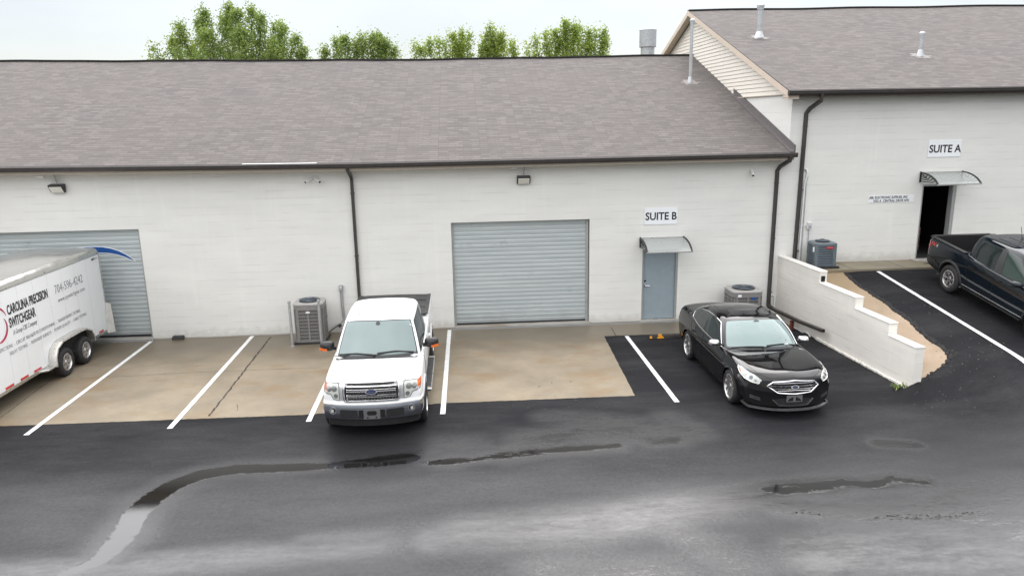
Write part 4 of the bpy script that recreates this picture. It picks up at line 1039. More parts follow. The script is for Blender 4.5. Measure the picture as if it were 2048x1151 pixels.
# ------------------------------------------------------------------ wheels
def wheel(parent, x, y, r, wd, side, rr, style, name='wheel'):
    """axis along local y; side = +1 left, -1 right (outer face)"""
    e = bpy.data.objects.new(name, None); col.objects.link(e); e.parent = parent; e.location = (x, y, r)
    M = Matrix.Rotation(-math.pi/2*side, 4, 'X')      # local z -> outward
    h = wd/2
    pr = [(rr, -h+.02), (rr+.02, -h), (r-.05, -h), (r-.012, -h+.025), (r, -h+.05), (r, -.045), (r-.008, -.04), (r-.008, -.03), (r, -.025), (r, .025), (r-.008, .03), (r-.008, .04), (r, .045), (r, h-.05), (r-.012, h-.025), (r-.05, h), (rr+.02, h), (rr, h-.02)]
    mb = MB(); mb.lathe(pr, 44, M); mb.build('tyre', M_rub, e, smooth=50)
    mb = MB(); mb.lathe([(rr+.004, h-.012), (rr-.012, h-.006), (rr-.022, h-.03), (rr-.035, h-.10), (rr-.04, -h+.03)], 40, M)
    zf = h-.045
    n = {'sedan': 10, 'pickup': 6, 'maverick': 6, 'trailer': 6}[style]
    for k in range(n):
        a = 2*math.pi*k/n
        Rk = M @ Matrix.Rotation(a, 4, 'Z')
        if style == 'sedan':
            for s in (-1, 1):
                Rk = M @ Matrix.Rotation(a+s*.075*(1 if k % 2 else 1), 4, 'Z')
                mb.add([tuple(Rk @ Vector(p)) for p in [(.05, -.015, zf+.005), (rr-.008, -.021, zf+.026), (rr-.008, .021, zf+.026), (.05, .015, zf+.005), (.05, -.018, zf-.03), (rr-.008, -.024, zf-.01), (rr-.008, .024, zf-.01), (.05, .018, zf-.03)]],
                       [(0, 1, 2, 3), (0, 4, 5, 1), (3, 2, 6, 7), (1, 5, 6, 2)])
        elif style == 'trailer':
            for s in (-1, 1):
                Rk = M @ Matrix.Rotation(a+s*.17, 4, 'Z')
                mb.add([tuple(Rk @ Vector(p)) for p in [(.05, -.016, zf), (rr-.015, -.018, zf+.015), (rr-.015, .018, zf+.015), (.05, .016, zf), (.05, -.02, zf-.04), (rr-.015, -.022, zf-.03), (rr-.015, .022, zf-.03), (.05, .02, zf-.04)]],
                       [(0, 1, 2, 3), (0, 4, 5, 1), (3, 2, 6, 7), (1, 5, 6, 2)])
        else:
            w0, w1 = (.030, .052) if style == 'pickup' else (.022, .030)
            mb.add([tuple(Rk @ Vector(p)) for p in [(.05, -w0, zf+.005), (rr-.015, -w1, zf+.018), (rr-.015, w1, zf+.018), (.05, w0, zf+.005), (.05, -w0*1.2, zf-.05), (rr-.015, -w1*1.2, zf-.03), (rr-.015, w1*1.2, zf-.03), (.05, w0*1.2, zf-.05)]],
                   [(0, 1, 2, 3), (0, 4, 5, 1), (3, 2, 6, 7), (1, 5, 6, 2)])
            if style == 'maverick':
                for s in (-1, 1):
                    q = [(rr*.62, s*.018, zf+.010), (rr-.02, s*.085, zf+.014), (rr-.02, s*.120, zf+.012), (rr*.50, s*.028, zf+.006)]
                    mb.add([tuple(Rk @ Vector(p)) for p in q+[(a_, b_, c_-.03) for a_, b_, c_ in q]], [(0, 1, 2, 3), (4, 7, 6, 5), (0, 4, 5, 1), (2, 6, 7, 3)])
    mb.cyl(M @ Vector((0, 0, zf-.06)), M @ Vector((0, 0, zf+.012)), .075, 20, .06)
    mb.build('rim', M_alloy, e, smooth=35)
    mb = MB(); mb.cyl(M @ Vector((0, 0, -h+.03)), M @ Vector((0, 0, zf-.075)), rr-.045, 28); mb.build('brake', M_void, e)
    mb = MB(); mb.cyl(M @ Vector((0, 0, zf+.01)), M @ Vector((0, 0, zf+.022)), .032, 16)
    for k in range(5): a = k*2*math.pi/5; mb.cyl(M @ Vector((.052*math.cos(a), .052*math.sin(a), zf)), M @ Vector((.052*math.cos(a), .052*math.sin(a), zf+.014)), .009, 8)
    mb.build('hub_cap', M_acdark if style != 'trailer' else M_chrome, e, smooth=40)
    return e

# ------------------------------------------------------------------ cargo trailer
TX, TY = -9.75, -.40             # rear right corner; the trailer runs away from the wall
tr = thing('cargo_trailer', 'white enclosed cargo trailer with company lettering parked by the left rolling door', 'trailer', (TX-1.03, TY-3.4, .005))
TW, TL, TB, TT = 2.06, 6.6, .47, 2.54
x1_, x0_ = TX, TX-TW; y1_, y0_ = TY, TY-TL
M_trw = paint_mat('trailer_white', (.79, .81, .82), .5, .3, grime=.03)
def vnose(x):                    # front is a shallow vee
    return 0
mb = MB(); mb.box((x0_, y0_, TB), (x1_, y1_, TT)); mb.build('body', M_trw, tr, True)
mb = MB()                         # gently crowned aluminium roof
xs_ = np.linspace(x0_+.10, x1_-.10, 13); ys_ = np.linspace(y0_+.02, y1_-.02, 12)
P = np.array([[(x, y, TT+.155+.045*(1-((x-(x0_+x1_)/2)/1.0)**2)+.004*math.sin(y*5)) for y in ys_] for x in xs_]); mb.grid(P)
mb.build('roof', plain('roof_skin', (.50, .49, .475), .16, .75, var=.05, scale=2), tr, True, smooth=60)
mb = MB()                         # rolled aluminium edge rail
for xs0, s in ((x1_, 1), (x0_, -1)):
    pr = [(0, -.02), (.012, .0), (.012, .03), (.0, .085), (-.03, .13), (-.07, .155), (-.105, .162), (-.105, .14), (-.01, -.02)]
    mb.prism([(xs0+s*a, y0_-.005, TT+b_) for a, b_ in pr], (0, TL+.01, 0))
mb.build('edge_rail', M_alu, tr, True, smooth=50)
mb = MB(); mb.box((x0_+.08, y1_-.02, TT-.02), (x1_-.08, y1_+.012, TT+.165)); mb.box((x0_+.08, y0_-.012, TT-.02), (x1_-.08, y0_+.02, TT+.165)); mb.build('end_header', M_alu, tr, True, bevel=.02)
mb = MB(); mb.box((x1_-.03, y0_, TB-.075), (x1_+.008, y1_, TB)); mb.box((x0_-.008, y0_, TB-.075), (x0_+.03, y1_, TB)); mb.build('lower_trim', M_alu, tr, True, bevel=.006)
mb = MB(); mb.box((x0_+.1, y0_+.02, TB-.13), (x1_-.1, y1_-.02, TB-.01)); mb.box((x0_+.3, -4.4, .25), (x1_-.3, -.8, .38)); mb.build('chassis', M_black, tr, True)
mb = MB(); mb.box((x0_+.03, y1_+.0, TB), (x1_-.03, y1_+.03, TT-.05)); mb.build('rear_door', M_trw, tr, True, bevel=.006)
mb = MB(); mb.box((x1_-.07, y1_+.001, TB-.13), (x1_+.012, y1_+.055, TT-.03)); mb.build('corner_post', M_alu, tr, True, bevel=.01)
mb = MB()                         # pale spoiler-like fin at the rear corner
mb.prism([(x1_+.015, y1_-.10, .36), (x1_+.12, y1_+.13, .33), (x1_+.09, y1_+.13, 1.13), (x1_+.03, y1_+.02, 1.19), (x1_+.015, y1_-.02, 1.15)], (-.03, .02, 0)); mb.build('rear_fin', plain('pale_fin', (.60, .59, .56), .45), tr, True)
for wy in (-2.90, -1.97):         # tandem wheels
    for s in (1, -1):
        e = wheel(tr, 0, 0, .345, .22, 1, .205, 'trailer'); 
        e.rotation_euler = (0, 0, R(-90) if s == 1 else R(90)); e.location = ((x1_+.05 if s == 1 else x0_-.05)-(TX-1.03), wy-(TY-3.4), .345)
fen = []
cy_ = -2.435
arc_ = [(cy_-1.00, .40), (cy_-.97, .62), (cy_-.86, .80), (cy_-.60, .915), (cy_-.30, .93), (cy_+.30, .93), (cy_+.60, .90), (cy_+.84, .78), (cy_+.93, .62), (cy_+.95, .47)]
mb = MB(); P = []
for y, z in arc_: P.append([(x1_+.002, y, z), (x1_+.15, y, z), (x1_+.172, y, z-.012), (x1_+.176, y, z-.05)])
# outer lip follows the arc inward
cA = np.array([cy_, .35]); P = []
for y, z in arc_:
    q = np.array([y, z]); dn = (cA-q)/np.linalg.norm(cA-q)
    P.append([(x1_+.002, y, z), (x1_+.16, y, z), (x1_+.182, *(q+dn*.012)), (x1_+.185, *(q+dn*.055)), (x1_+.175, *(q+dn*.055)), (x1_+.002, *(q+dn*.03))])
mb.grid(np.array(P)); mb.build('fender', plain('fender_metal', (.60, .58, .54), .3, .7, var=.05), tr, True, smooth=40)
mb = MB(); mb.prism([(x1_+.004, y, z) for y, z in [(cy_-.95, .40)]+arc_[1:]+[(cy_+.93, .40)]], (.004, 0, 0)); mb.build('wheel_well', M_void, tr, True)
mb = MB(); mb.prism([(x1_+.0, cy_-1.42, .40), (x1_+.17, cy_-1.30, .40), (x1_+.17, cy_-.93, .40), (x1_+.0, cy_-.93, .40)], (0, 0, .045)); mb.build('fender_step', M_alu, tr, True, bevel=.012)
for y in (-6.3, -5.62, -5.1, -4.55, -4.02, -1.32, -.93):
    mb = MB(); ln = .30 if y < -1.5 else (.16 if y < -1 else .25); mb.box((x1_+.001, y, TB+.005), (x1_+.0045, y+ln, TB+.055)); mb.build('reflective_tape', M_red, tr, True)
for y in (-6.0, -3.0, -.47):
    mb = MB(); mb.cyl((x1_+.001, y, TT+.04), (x1_+.022, y, TT+.04), .016, 10); mb.build('marker_light', M_acdark, tr, True)
mb = MB()                         # fine rivet seams between side sheets
for y in np.arange(-6.6, -.5, .61): mb.box((x1_+.0005, y, TB+.06), (x1_+.0012, y+.004, TT-.01))
mb.build('panel_seam', plain('seam_grey', (.52, .55, .57), .4), tr, True)
def tside(body, size, y, z, sx=1.0, off=0.0, mt=None, sp=1.0, shear=0.0, nm='lettering'):
    M = sideM(x1_+.004, y, z)
    o = text_mb(body, size, M, .002, off, 'LEFT', sx, shear, sp).build(nm, mt or M_ink, tr, True); return o
M_greyink = plain('grey_lettering', (.20, .21, .22), .5)
tside('CAROLINA PRECISION', .290, -4.60, 1.985, .545, .0085)
tside('SWITCHGEAR', .290, -4.60, 1.70, .545, .0085)
tside('A Group CBS Company', .155, -4.52, 1.515, .60, 0, M_greyink, shear=.2)
tside('704-596-4242', .300, -2.70, 1.985, .80, -.003, M_greyink)
tside('www.cpswitchgear.com', .165, -2.62, 1.755, .82, -.002, M_greyink)
tside('SWITCHGEAR INSPECTIONS  -  CIRCUIT BREAKER RECONDITIONING  -  TRANSFORMERS TESTING', .118, -5.78, 1.285, .78, -.0015, M_greyink)
tside('RELAY TESTING  -  INFRARED SURVEYS  -  POWER QUALITY  -  CABLE TESTING', .118, -4.75, 1.125, .80, -.0015, M_greyink)
tside('NXT', .075, -.78, 2.42, 1.1, .004); tside('TRAILERS', .035, -.60, 2.43, .9, .0)
mb = MB()                         # the red swoosh mark, mostly out of frame
M_logo = plain('logo_red', (.42, .02, .06), .4)
def swoosh(c, r0, r1, a0, a1, wmax):
    n = 26; out = []; inn = []
    for k in range(n):
        t_ = k/(n-1); a = a0+(a1-a0)*t_; wv = wmax*math.sin(math.pi*t_)**.7
        out.append((c[0]+(r0+wv)*math.cos(a), c[1]+(r1+wv)*math.sin(a))); inn.append((c[0]+r0*math.cos(a), c[1]+r1*math.sin(a)))
    return out+inn[::-1][1:-1]
mb.prism([(x1_+.003, y, z) for y, z in swoosh((-5.05, 1.85), .42, .36, R(20), R(140), .05)], (.002, 0, 0))
mb.prism([(x1_+.003, y, z) for y, z in swoosh((-5.05, 1.80), .34, .30, R(-100), R(30), .06)], (.002, 0, 0)); mb.build('company_emblem', M_logo, tr, True)
mb = MB(); mb.tube([(x0_+.4, y0_, .42), ((x0_+x1_)/2, y0_-1.2, .45)], 0, sq=(.03, .05)); mb.tube([(x1_-.4, y0_, .42), ((x0_+x1_)/2, y0_-1.2, .45)], 0, sq=(.03, .05)); mb.build('drawbar', M_black, tr, True)

# ------------------------------------------------------------------ trees behind the roof
def leaf_mat(name, c0, c1):
    ma, t, b = new_mat(name)
    g = N(t, 'ShaderNodeNewGeometry'); n = noise(t, mapping(t), .9, 4)
    f = math_(t, 'ADD', math_(t, 'MULTIPLY', g.outputs['Random Per Island'], .6), math_(t, 'MULTIPLY', ramp(t, n, .35, .65), .4))
    base = mixc(t, f, c0, c1); L(t, base, b.inputs['Base Color']); b.inputs['Roughness'].default_value = .55
    tl = N(t, 'ShaderNodeBsdfTranslucent'); L(t, mixc(t, .5, base, (.45, .58, .12)), tl.inputs[0])
    mx = N(t, 'ShaderNodeMixShader'); mx.inputs[0].default_value = .42; L(t, b.outputs[0], mx.inputs[1]); L(t, tl.outputs[0], mx.inputs[2])
    L(t, mx.outputs[0], t.nodes['Material Output'].inputs[0]); return ma
M_bark = plain('bark', (.10, .075, .055), .9, var=.3, scale=5, bmp=.5)
def tree(x, y, lobes, label, cols, nleaf, seed, h0=-.35, leaf=.10):
    """lobes: (dx, top height, half width, depth) upright shoots that make the crown's outline"""
    rg = np.random.default_rng(seed)
    t = thing('tree', label, 'tree', (x, y, h0), group='trees behind the lower roof')
    mb = MB(); H = max(l[1] for l in lobes)-h0
    mb.tube([(0, 0, 0), (.05, 0, H*.25), (-.04, .05, H*.5), (.03, 0, H*.78)], [.24, .19, .13, .05], 12)
    for dx, top, hw, dep in lobes:
        z1 = top-h0; s = Vector((0, 0, H*(.28+.2*rg.random()))); e = Vector((dx, dep, z1-.35)); m_ = Vector((dx*.62, dep*.6, s.z+(z1-s.z)*.45))
        mb.tube([s, m_, e], [.085, .05, .010], 7)
        for k in range(9):
            f = .35+.6*rg.random(); p = m_.lerp(e, (f-.35)/.65) if f > .35 else m_; d = Vector((rg.normal()*.5, rg.normal()*.5, .75))*hw*.9
            mb.tube([p, p+d], [.018, .005], 5)
    mb.build('trunk', M_bark, t, smooth=50)
    lobes = [(a, b_-.08, c_*1.30, d_) for a, b_, c_, d_ in lobes]
    tot = sum(l[2]*(l[1]-7.2) for l in lobes); C_ = []
    for dx, top, hw, dep in lobes:
        n = int(nleaf*hw*(top-7.2)/tot); z1 = top-h0; zb = 6.6-h0
        ncl = max(10, n//26)
        for k in range(ncl):
            f = rg.random()**1.35; z = z1-(z1-zb)*f
            wv = hw*(.14+.86*min(1, (f*1.9)**.75)); a = rg.random()*6.28; r_ = wv*math.sqrt(rg.random())*.95
            c = np.array([dx*(1-.10*f)+r_*math.cos(a), dep+r_*math.sin(a)*1.1, z])
            m_n = int(18+rg.random()*18); sg = .08+.10*rg.random()
            C_.append(c+rg.normal(size=(m_n, 3))*np.array([sg, sg, sg*1.25]))
    Pn = np.concatenate(C_); n = len(Pn)
    d = rg.normal(size=(n, 3)); d[:, 2] = d[:, 2]*.6-.15; d /= np.linalg.norm(d, axis=1)[:, None]
    s = np.cross(d, rg.normal(size=(n, 3))); s /= np.linalg.norm(s, axis=1)[:, None]
    ln = leaf*(.6+.8*rg.random((n, 1))); wd = ln*.36
    V = np.stack([Pn, Pn+d*ln*.5+s*wd, Pn+d*ln, Pn+d*ln*.5-s*wd], 1).reshape(-1, 3)
    me = bpy.data.meshes.new('leaves'); me.from_pydata(V.tolist(), [], [(4*i, 4*i+1, 4*i+2, 4*i+3) for i in range(n)])
    finish('crown', me, leaf_mat('leaves', *cols), t)
    return t
gA = ((.08, .145, .035), (.29, .37, .10)); gB = ((.14, .22, .04), (.38, .46, .10))
tree(-11.6, 20.4, [(-3.9, 9.75, .5, 0), (-3.1, 10.2, .6, .5), (-2.35, 10.75, .6, -.4), (-1.7, 11.1, .55, .6), (-1.15, 11.45, .55, -.2), (-.45, 11.2, .6, .9), (.05, 11.75, .55, 0), (.65, 11.3, .6, -.7), (1.1, 11.6, .5, .3), (1.65, 11.25, .55, -.1), (2.2, 10.8, .5, .6), (2.75, 10.75, .5, -.4), (3.3, 10.2, .6, .2), (3.6, 9.6, .5, .2), (-.9, 10.4, .9, -1.2), (.9, 10.4, .9, -1.3), (-2.5, 9.9, .8, 1.2), (2.3, 9.9, .8, -1.1)],
     'largest, widest leafy tree behind the left part of the roof ridge', gA, 52000, 1)
tree(-5.2, 20.6, [(-1.7, 9.5, .4, 0), (-1.1, 10.05, .38, .4), (-.6, 10.05, .42, -.3), (-.1, 9.95, .42, .3), (.3, 10.1, .42, .0), (.85, 10.35, .42, -.2), (1.15, 10.25, .42, .4), (1.5, 9.9, .45, .0), (1.95, 9.6, .4, .3)],
     'rounded mid-green tree second from the left behind the ridge', gA, 20000, 2)
tree(-.6, 20.0, [(-1.55, 9.75, .2, 0), (-1.2, 9.45, .25, .2), (-.75, 9.8, .24, -.2), (-.3, 9.9, .22, .2), (.05, 9.8, .2, 0), (.45, 10.2, .32, 0), (.95, 10.45, .26, .3), (1.3, 10.15, .24, -.2), (.8, 9.7, .45, .2)],
     'thin sparse yellow-green tree behind the middle of the ridge', gB, 11500, 3)
tree(2.2, 20.1, [(-.6, 10.0, .3, .2), (-.35, 10.5, .36, 0), (.2, 10.15, .33, -.2), (.85, 9.75, .26, .2), (-.8, 9.6, .25, 0), (-.1, 9.8, .5, .3)],
     'narrow pointed yellow-green tree just right of the sparse one', gB, 10500, 4)
tree(6.0, 20.3, [(-2.2, 9.6, .28, 0), (-1.75, 10.0, .25, .2), (-1.2, 10.15, .36, -.2), (-.7, 10.3, .36, .3), (-.15, 10.75, .34, 0), (.25, 10.55, .34, -.3), (.6, 10.5, .3, .3), (1.1, 10.3, .28, 0), (1.5, 10.35, .22, .1), (1.95, 10.45, .18, .1), (1.95, 9.9, .34, 0), (-.3, 9.9, .6, .3), (1.1, 9.6, .5, -.2)],
     'bushy yellow-green tree behind the right part of the ridge', gB, 24000, 5)

# ------------------------------------------------------------------ vehicle body tools
def pchip(P, t):
    """monotone cubic through rows of P (n, ...), evaluated at t in [0, n-1]"""
    P = np.asarray(P, float); n = len(P); d = P[1:]-P[:-1]; m = np.zeros_like(P)
    a, b_ = d[:-1], d[1:]; ok = a*b_ > 0
    with np.errstate(divide='ignore', invalid='ignore'): h = np.where(ok, 2*a*b_/(a+b_+1e-15), 0)
    m[1:-1] = np.where(ok, h, 0); m[0] = d[0]; m[-1] = d[-1]
    t = np.clip(np.asarray(t, float), 0, n-1-1e-9); i = t.astype(int); f = t-i
    f = f.reshape((-1,)+(1,)*(P.ndim-1))
    h00 = 2*f**3-3*f**2+1; h10 = f**3-2*f**2+f; h01 = -2*f**3+3*f**2; h11 = f**3-f**2
    return h00*P[i]+h10*m[i]+h01*P[i+1]+h11*m[i+1]
def net_grid(net, us, vs):
    A = pchip(net, us); A = np.swapaxes(A, 0, 1); A = pchip(A, vs); return np.swapaxes(A, 0, 1)

class Car:
    def __init__(s, root, warp): s.root = root; s.warp = warp
    def lower(s, net, paint, nu=10, nv=6, arches=(), arch_r=.4, halfw=.97, cuts=()):
        net = np.asarray(net, float); K = net.shape[1]; S = len(net)
        us = np.linspace(0, S-1, (S-1)*nu+1); vs = np.linspace(0, K-1, (K-1)*nv+1)
        g = net_grid(net, us, vs); g = s.warp(g)
        right = g[:, ::-1].copy(); right[..., 1] *= -1
        full = np.concatenate([g, right[:, 1:-1]], 1); n, k = full.shape[:2]
        mb = MB(); mb.v = [tuple(p) for p in full.reshape(-1, 3)]
        for i in range(n-1):
            for j_ in range(k): a, b_ = i*k+j_, i*k+(j_+1) % k; mb.f.append((a, b_, b_+k, a+k)); mb.m.append(0)
        mb.f += [tuple(range(k)), tuple(range((n-1)*k, n*k))[::-1]]; mb.m += [0, 0]
        me = mb.mesh('body'); 
        o = finish('body', me, [paint, M_void], s.root)
        s.bvh = BVHTree.FromPolygons([v.co[:] for v in me.vertices], [p.vertices[:] for p in me.polygons])
        cutters = []
        for ax in arches:
            for sd in (1, -1):
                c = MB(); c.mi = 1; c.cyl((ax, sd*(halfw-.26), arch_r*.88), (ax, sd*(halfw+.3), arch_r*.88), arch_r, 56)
                cutters.append(c)
        for a, b_ in cuts: c = MB(); c.mi = 1; c.box(a, b_); cutters.append(c)
        for c in cutters:
            co = c.build('cut', [paint, M_void], s.root); md = o.modifiers.new('b', 'BOOLEAN'); md.operation = 'DIFFERENCE'; md.solver = 'EXACT'; md.object = co
            bpy.context.view_layer.update()
            me2 = bpy.data.meshes.new_from_object(o.evaluated_get(bpy.context.evaluated_depsgraph_get()))
            o.modifiers.clear(); o.data = me2; bpy.data.objects.remove(co)
        me2 = o.data; me2.polygons.foreach_set('use_smooth', [True]*len(me2.polygons)); me2.set_sharp_from_angle(angle=R(38))
        s.body = o; return o
    def side(s, x, z, sd=1, off=.003):
        h = s.bvh.ray_cast(Vector((x, sd*3, z)), Vector((0, -sd, 0)))
        if h[0] is None: return Vector((x, sd*.9, z))
        return h[0]+h[1]*off*(1 if h[1].y*sd > 0 else -1)
    def front(s, y, z, off=.003):
        h = s.bvh.ray_cast(Vector((4, y, z)), Vector((-1, 0, 0)))
        if h[0] is None: return Vector((2, y, z))
        return h[0]+h[1]*off*(1 if h[1].x > 0 else -1)
    def top(s, x, y, off=.003):
        h = s.bvh.ray_cast(Vector((x, y, 3)), Vector((0, 0, -1))); 
        if h[0] is None: return Vector((x, y, 1))
        return h[0]+h[1]*off*(1 if h[1].z > 0 else -1)
    def patch(s, name, poly, fn, mat, parent=None, rings=6, sub=.05, smooth=60):
        """fill a star-shaped 2D outline and lay it on the body through fn(a, b)"""
        out = []
        for i, p in enumerate(poly):
            q = poly[(i+1) % len(poly)]; n = max(1, int(math.dist(p, q)/sub)); out += [(p[0]+(q[0]-p[0])*k/n, p[1]+(q[1]-p[1])*k/n) for k in range(n)]
        c = (sum(p[0] for p in out)/len(out), sum(p[1] for p in out)/len(out)); n = len(out)
        mb = MB(); vs = [fn(*c)]
        for r_ in range(1, rings+1): vs += [fn(c[0]+(p[0]-c[0])*r_/rings, c[1]+(p[1]-c[1])*r_/rings) for p in out]
        fs = [(0, 1+i, 1+(i+1) % n) for i in range(n)]
        for r_ in range(1, rings): fs += [(1+(r_-1)*n+i, 1+r_*n+i, 1+r_*n+(i+1) % n, 1+(r_-1)*n+(i+1) % n) for i in range(n)]
        mb.add(vs, fs); return mb.build(name, mat, parent or s.root, smooth=smooth)
    def line(s, name, pts, fn, mat, parent=None, r=.005, sub=.04, closed=False, sq=None):
        P = []
        pl = pts+[pts[0]] if closed else pts
        for p, q in zip(pl[:-1], pl[1:]):
            n = max(1, int(math.dist(p, q)/sub)); P += [fn(p[0]+(q[0]-p[0])*k/n, p[1]+(q[1]-p[1])*k/n) for k in range(n)]
        if not closed: P.append(fn(*pl[-1]))
        mb = MB(); mb.tube(P, r, 6, closed=closed, sq=sq); return mb.build(name, mat, parent or s.root, smooth=50)
    def glasshouse(s, levels, paint, pieces):
        """levels: list of rings of half-perimeter points; pieces: (name, material, polygon in (u, v), offset, both sides)"""
        levels = [list(r_) for r_ in levels]; levels.append([(p[0], 0, p[2]+.004) for p in levels[-1]])
        net = np.asarray(levels, float); s.gnet = net
        V, U = net.shape[:2]
        us = np.linspace(0, U-1, (U-1)*8+1); vs = np.linspace(0, V-1, (V-1)*8+1)
        g = net_grid(net, vs, us)
        mb = MB(); mb.grid(g); g2 = g.copy(); g2[..., 1] *= -1; mb.grid(g2[:, ::-1])
        me = mb.mesh('roof')
        bm = bmesh.new(); bm.from_mesh(me); bmesh.ops.remove_doubles(bm, verts=bm.verts, dist=.0005); bmesh.ops.recalc_face_normals(bm, faces=bm.faces); bm.to_mesh(me); bm.free()
        cab = finish('cab_roof', me, paint, s.root, smooth=40); s.cab = cab
        def gtop(x, y, off=0.0):
            for dx in (0, .002, -.003, .011, -.013, .03):
                h = s.gbvh.ray_cast(Vector((x+dx, y+dx*.7+.0004, 3)), Vector((0, 0, -1)))
                if h[0] is not None: return Vector((x, y, h[0].z+off))
            h = s.gbvh.find_nearest(Vector((x, y, 1.6))); return Vector((x, y, h[0].z+off))
        s.gtop = gtop
        s.gbvh = BVHTree.FromPolygons([v.co[:] for v in me.vertices], [p.vertices[:] for p in me.polygons])
        cen = Vector((float(net[..., 0].mean()), 0, .9))
        def sf(u, v, off, sd=1):
            e = 1e-3; u = min(max(u, 0), U-1); p = net_grid(net, [v], [u])[0, 0]; pu = net_grid(net, [v], [min(u+e, U-1)])[0, 0]-net_grid(net, [v], [max(u-e, 0)])[0, 0]
            pv = net_grid(net, [min(v+e, V-1)], [u])[0, 0]-net_grid(net, [max(v-e, 0)], [u])[0, 0]
            nn = Vector(np.cross(pu, pv)).normalized(); p = Vector(p)
            if nn.dot(p-cen) < 0: nn = -nn
            p = p+nn*off; return Vector((p.x, p.y*sd, p.z))
        s.sf = sf
        for nm, mt, poly, off, mode in pieces:
            if mode == 'both': 
                for sd in (1, -1): s.patch(nm, poly, lambda a, b_, sd=sd: sf(a, b_, off, sd), mt, None, 6, .12)
            elif mode == 'mid':   # symmetric across the centre line, u given as signed
                s.patch(nm, poly, lambda a, b_: sf(abs(a), b_, off, 1 if a >= 0 else -1), mt, None, 7, .12)
            elif mode == 'rear':
                s.patch(nm, poly, lambda a, b_: sf(U-1-abs(a), b_, off, 1 if a >= 0 else -1), mt, None, 7, .12)
        return cab
def sweep(path, prof):
    """path: list of (x, y); prof: list of (outward, z) closed"""
    mb = MB(); k = len(prof); n = len(path); vs = []
    for i, p in enumerate(path):
        a = np.array(path[max(i-1, 0)]); b_ = np.array(path[min(i+1, n-1)]); d = (b_-a)/np.linalg.norm(b_-a); nn = np.array([d[1], -d[0]])
        for o_, z in prof: q = np.array(p)+nn*o_; vs.append((q[0], q[1], z))
    fs = []
    for i in range(n-1):
        for j_ in range(k): a, b_ = i*k+j_, i*k+(j_+1) % k; fs.append((a, b_, b_+k, a+k))
    fs += [tuple(range(k)), tuple(range((n-1)*k, n*k))[::-1]]; mb.add(vs, fs); return mb
def sec(x, zb, wb, wr, zr, wm, zm, ws, zs, wi, zi, zc):
    return [(x, 0, zb), (x, wb*.9, zb), (x, wb, zb+.03), (x, wr, zr), (x, wm, zm), (x, ws, zs-.07), (x, ws-.035, zs), (x, wi, zi), (x, 0, zc)]
def cap_sec(sc_, f, zmid):
    return [(p[0], p[1]*f, zmid+(p[2]-zmid)*f) for p in sc_]
def oval_badge(car, y, z, a, b_, off, root):
    fn = lambda p, q: car.front(p, q, off)
    el = lambda k: [(y+a*k*math.cos(t), z+b_*k*math.sin(t)) for t in np.linspace(0, 2*math.pi, 20, False)]
    o = car.patch('emblem', el(1.0), lambda p, q: Vector((xf, p, q)) if False else fn(p, q), M_chrome, root, 2)
    o2 = car.patch('emblem_face', el(.80), lambda p, q: car.front(p, q, off+.004), M_badge, o, 2)
    p = car.front(y, z, off+.008)
    M = Matrix.Translation((p.x, y-a*.52, z-b_*.32)) @ Matrix.Rotation(R(90), 4, 'Z') @ Matrix.Rotation(R(90), 4, 'X')
    text_mb('Ford', b_*1.0, M, .002, .0, 'LEFT', 1.05, .25).build('emblem_script', M_chrome, o)
    return o
M_refl = plain('reflector_bowl', (.30, .31, .30), .12, .8)
M_badge = plain('badge_blue', (.01, .02, .09), .2, coat=.6)
def arch_lip(car, ax, rad, r0, r1, mat, off, sd, a0=-8, a1=188, name='arch_trim'):
    P = []
    for a in np.linspace(R(a0), R(a1), 34):
        row = []
        for r_, of in ((r0, off), ((r0+r1)/2, off*1.2), (r1, .002)):
            q = car.side(ax+r_*math.cos(a), max(.15, rad*.88+r_*math.sin(a)), sd, of); row.append(q)
        ins = Vector((row[0].x, row[0].y-sd*.05, row[0].z)); P.append([ins]+row)
    mb = MB(); mb.grid(np.array(P)); return mb.build(name, mat, car.root, smooth=60)
def mirror(car, sd, x, y0, y1, z, w_, h, mats, amber=False, dep=.11):
    mb = MB(); mb.tube([(x+.02, sd*y0, z-.04), (x, sd*((y0+y1)/2), z-.03)], 0, sq=(.03, .035)); ar = mb.build('mirror_arm', M_black, car.root)
    ym = sd*(y1-w_/2); mb = MB()
    # shell: rounded, deeper in the middle
    n = 14; rows = []
    for k in range(7):
        f = k/6; sc_ = math.sqrt(max(0, 1-(f*.98)**2.2)); rows.append([(x+dep*f-.02, ym+w_/2*sc_*abs(math.cos(t))**.6*np.sign(math.cos(t)), z+h/2*sc_*abs(math.sin(t))**.6*np.sign(math.sin(t))) for t in np.linspace(0, 2*math.pi, n, False)])
    vs = [p for r_ in rows for p in r_]; fs = [(i*n+j_, i*n+(j_+1) % n, (i+1)*n+(j_+1) % n, (i+1)*n+j_) for i in range(6) for j_ in range(n)]+[tuple(range(n))[::-1], tuple(range(6*n, 7*n))]
    mb.add(vs, fs); m_ = mb.build('mirror', mats[0], car.root, smooth=50)
    mb = MB(); mb.prism([(x-.021, ym+w_*.42*math.cos(t), z+h*.42*math.sin(t)) for t in np.linspace(0, 2*math.pi, 16, False)], (-.004, 0, 0)); mb.build('mirror_glass', M_frit, m_)
    if amber: mb = MB(); mb.tube([(x+dep*.70, ym-sd*w_*.02, z-h*.28), (x+dep*.62, ym+sd*w_*.32, z-h*.22), (x+dep*.30, ym+sd*w_*.47, z-h*.22)], 0, sq=(.010, .028)); mb.build('turn_signal', M_amber, m_)
    return m_
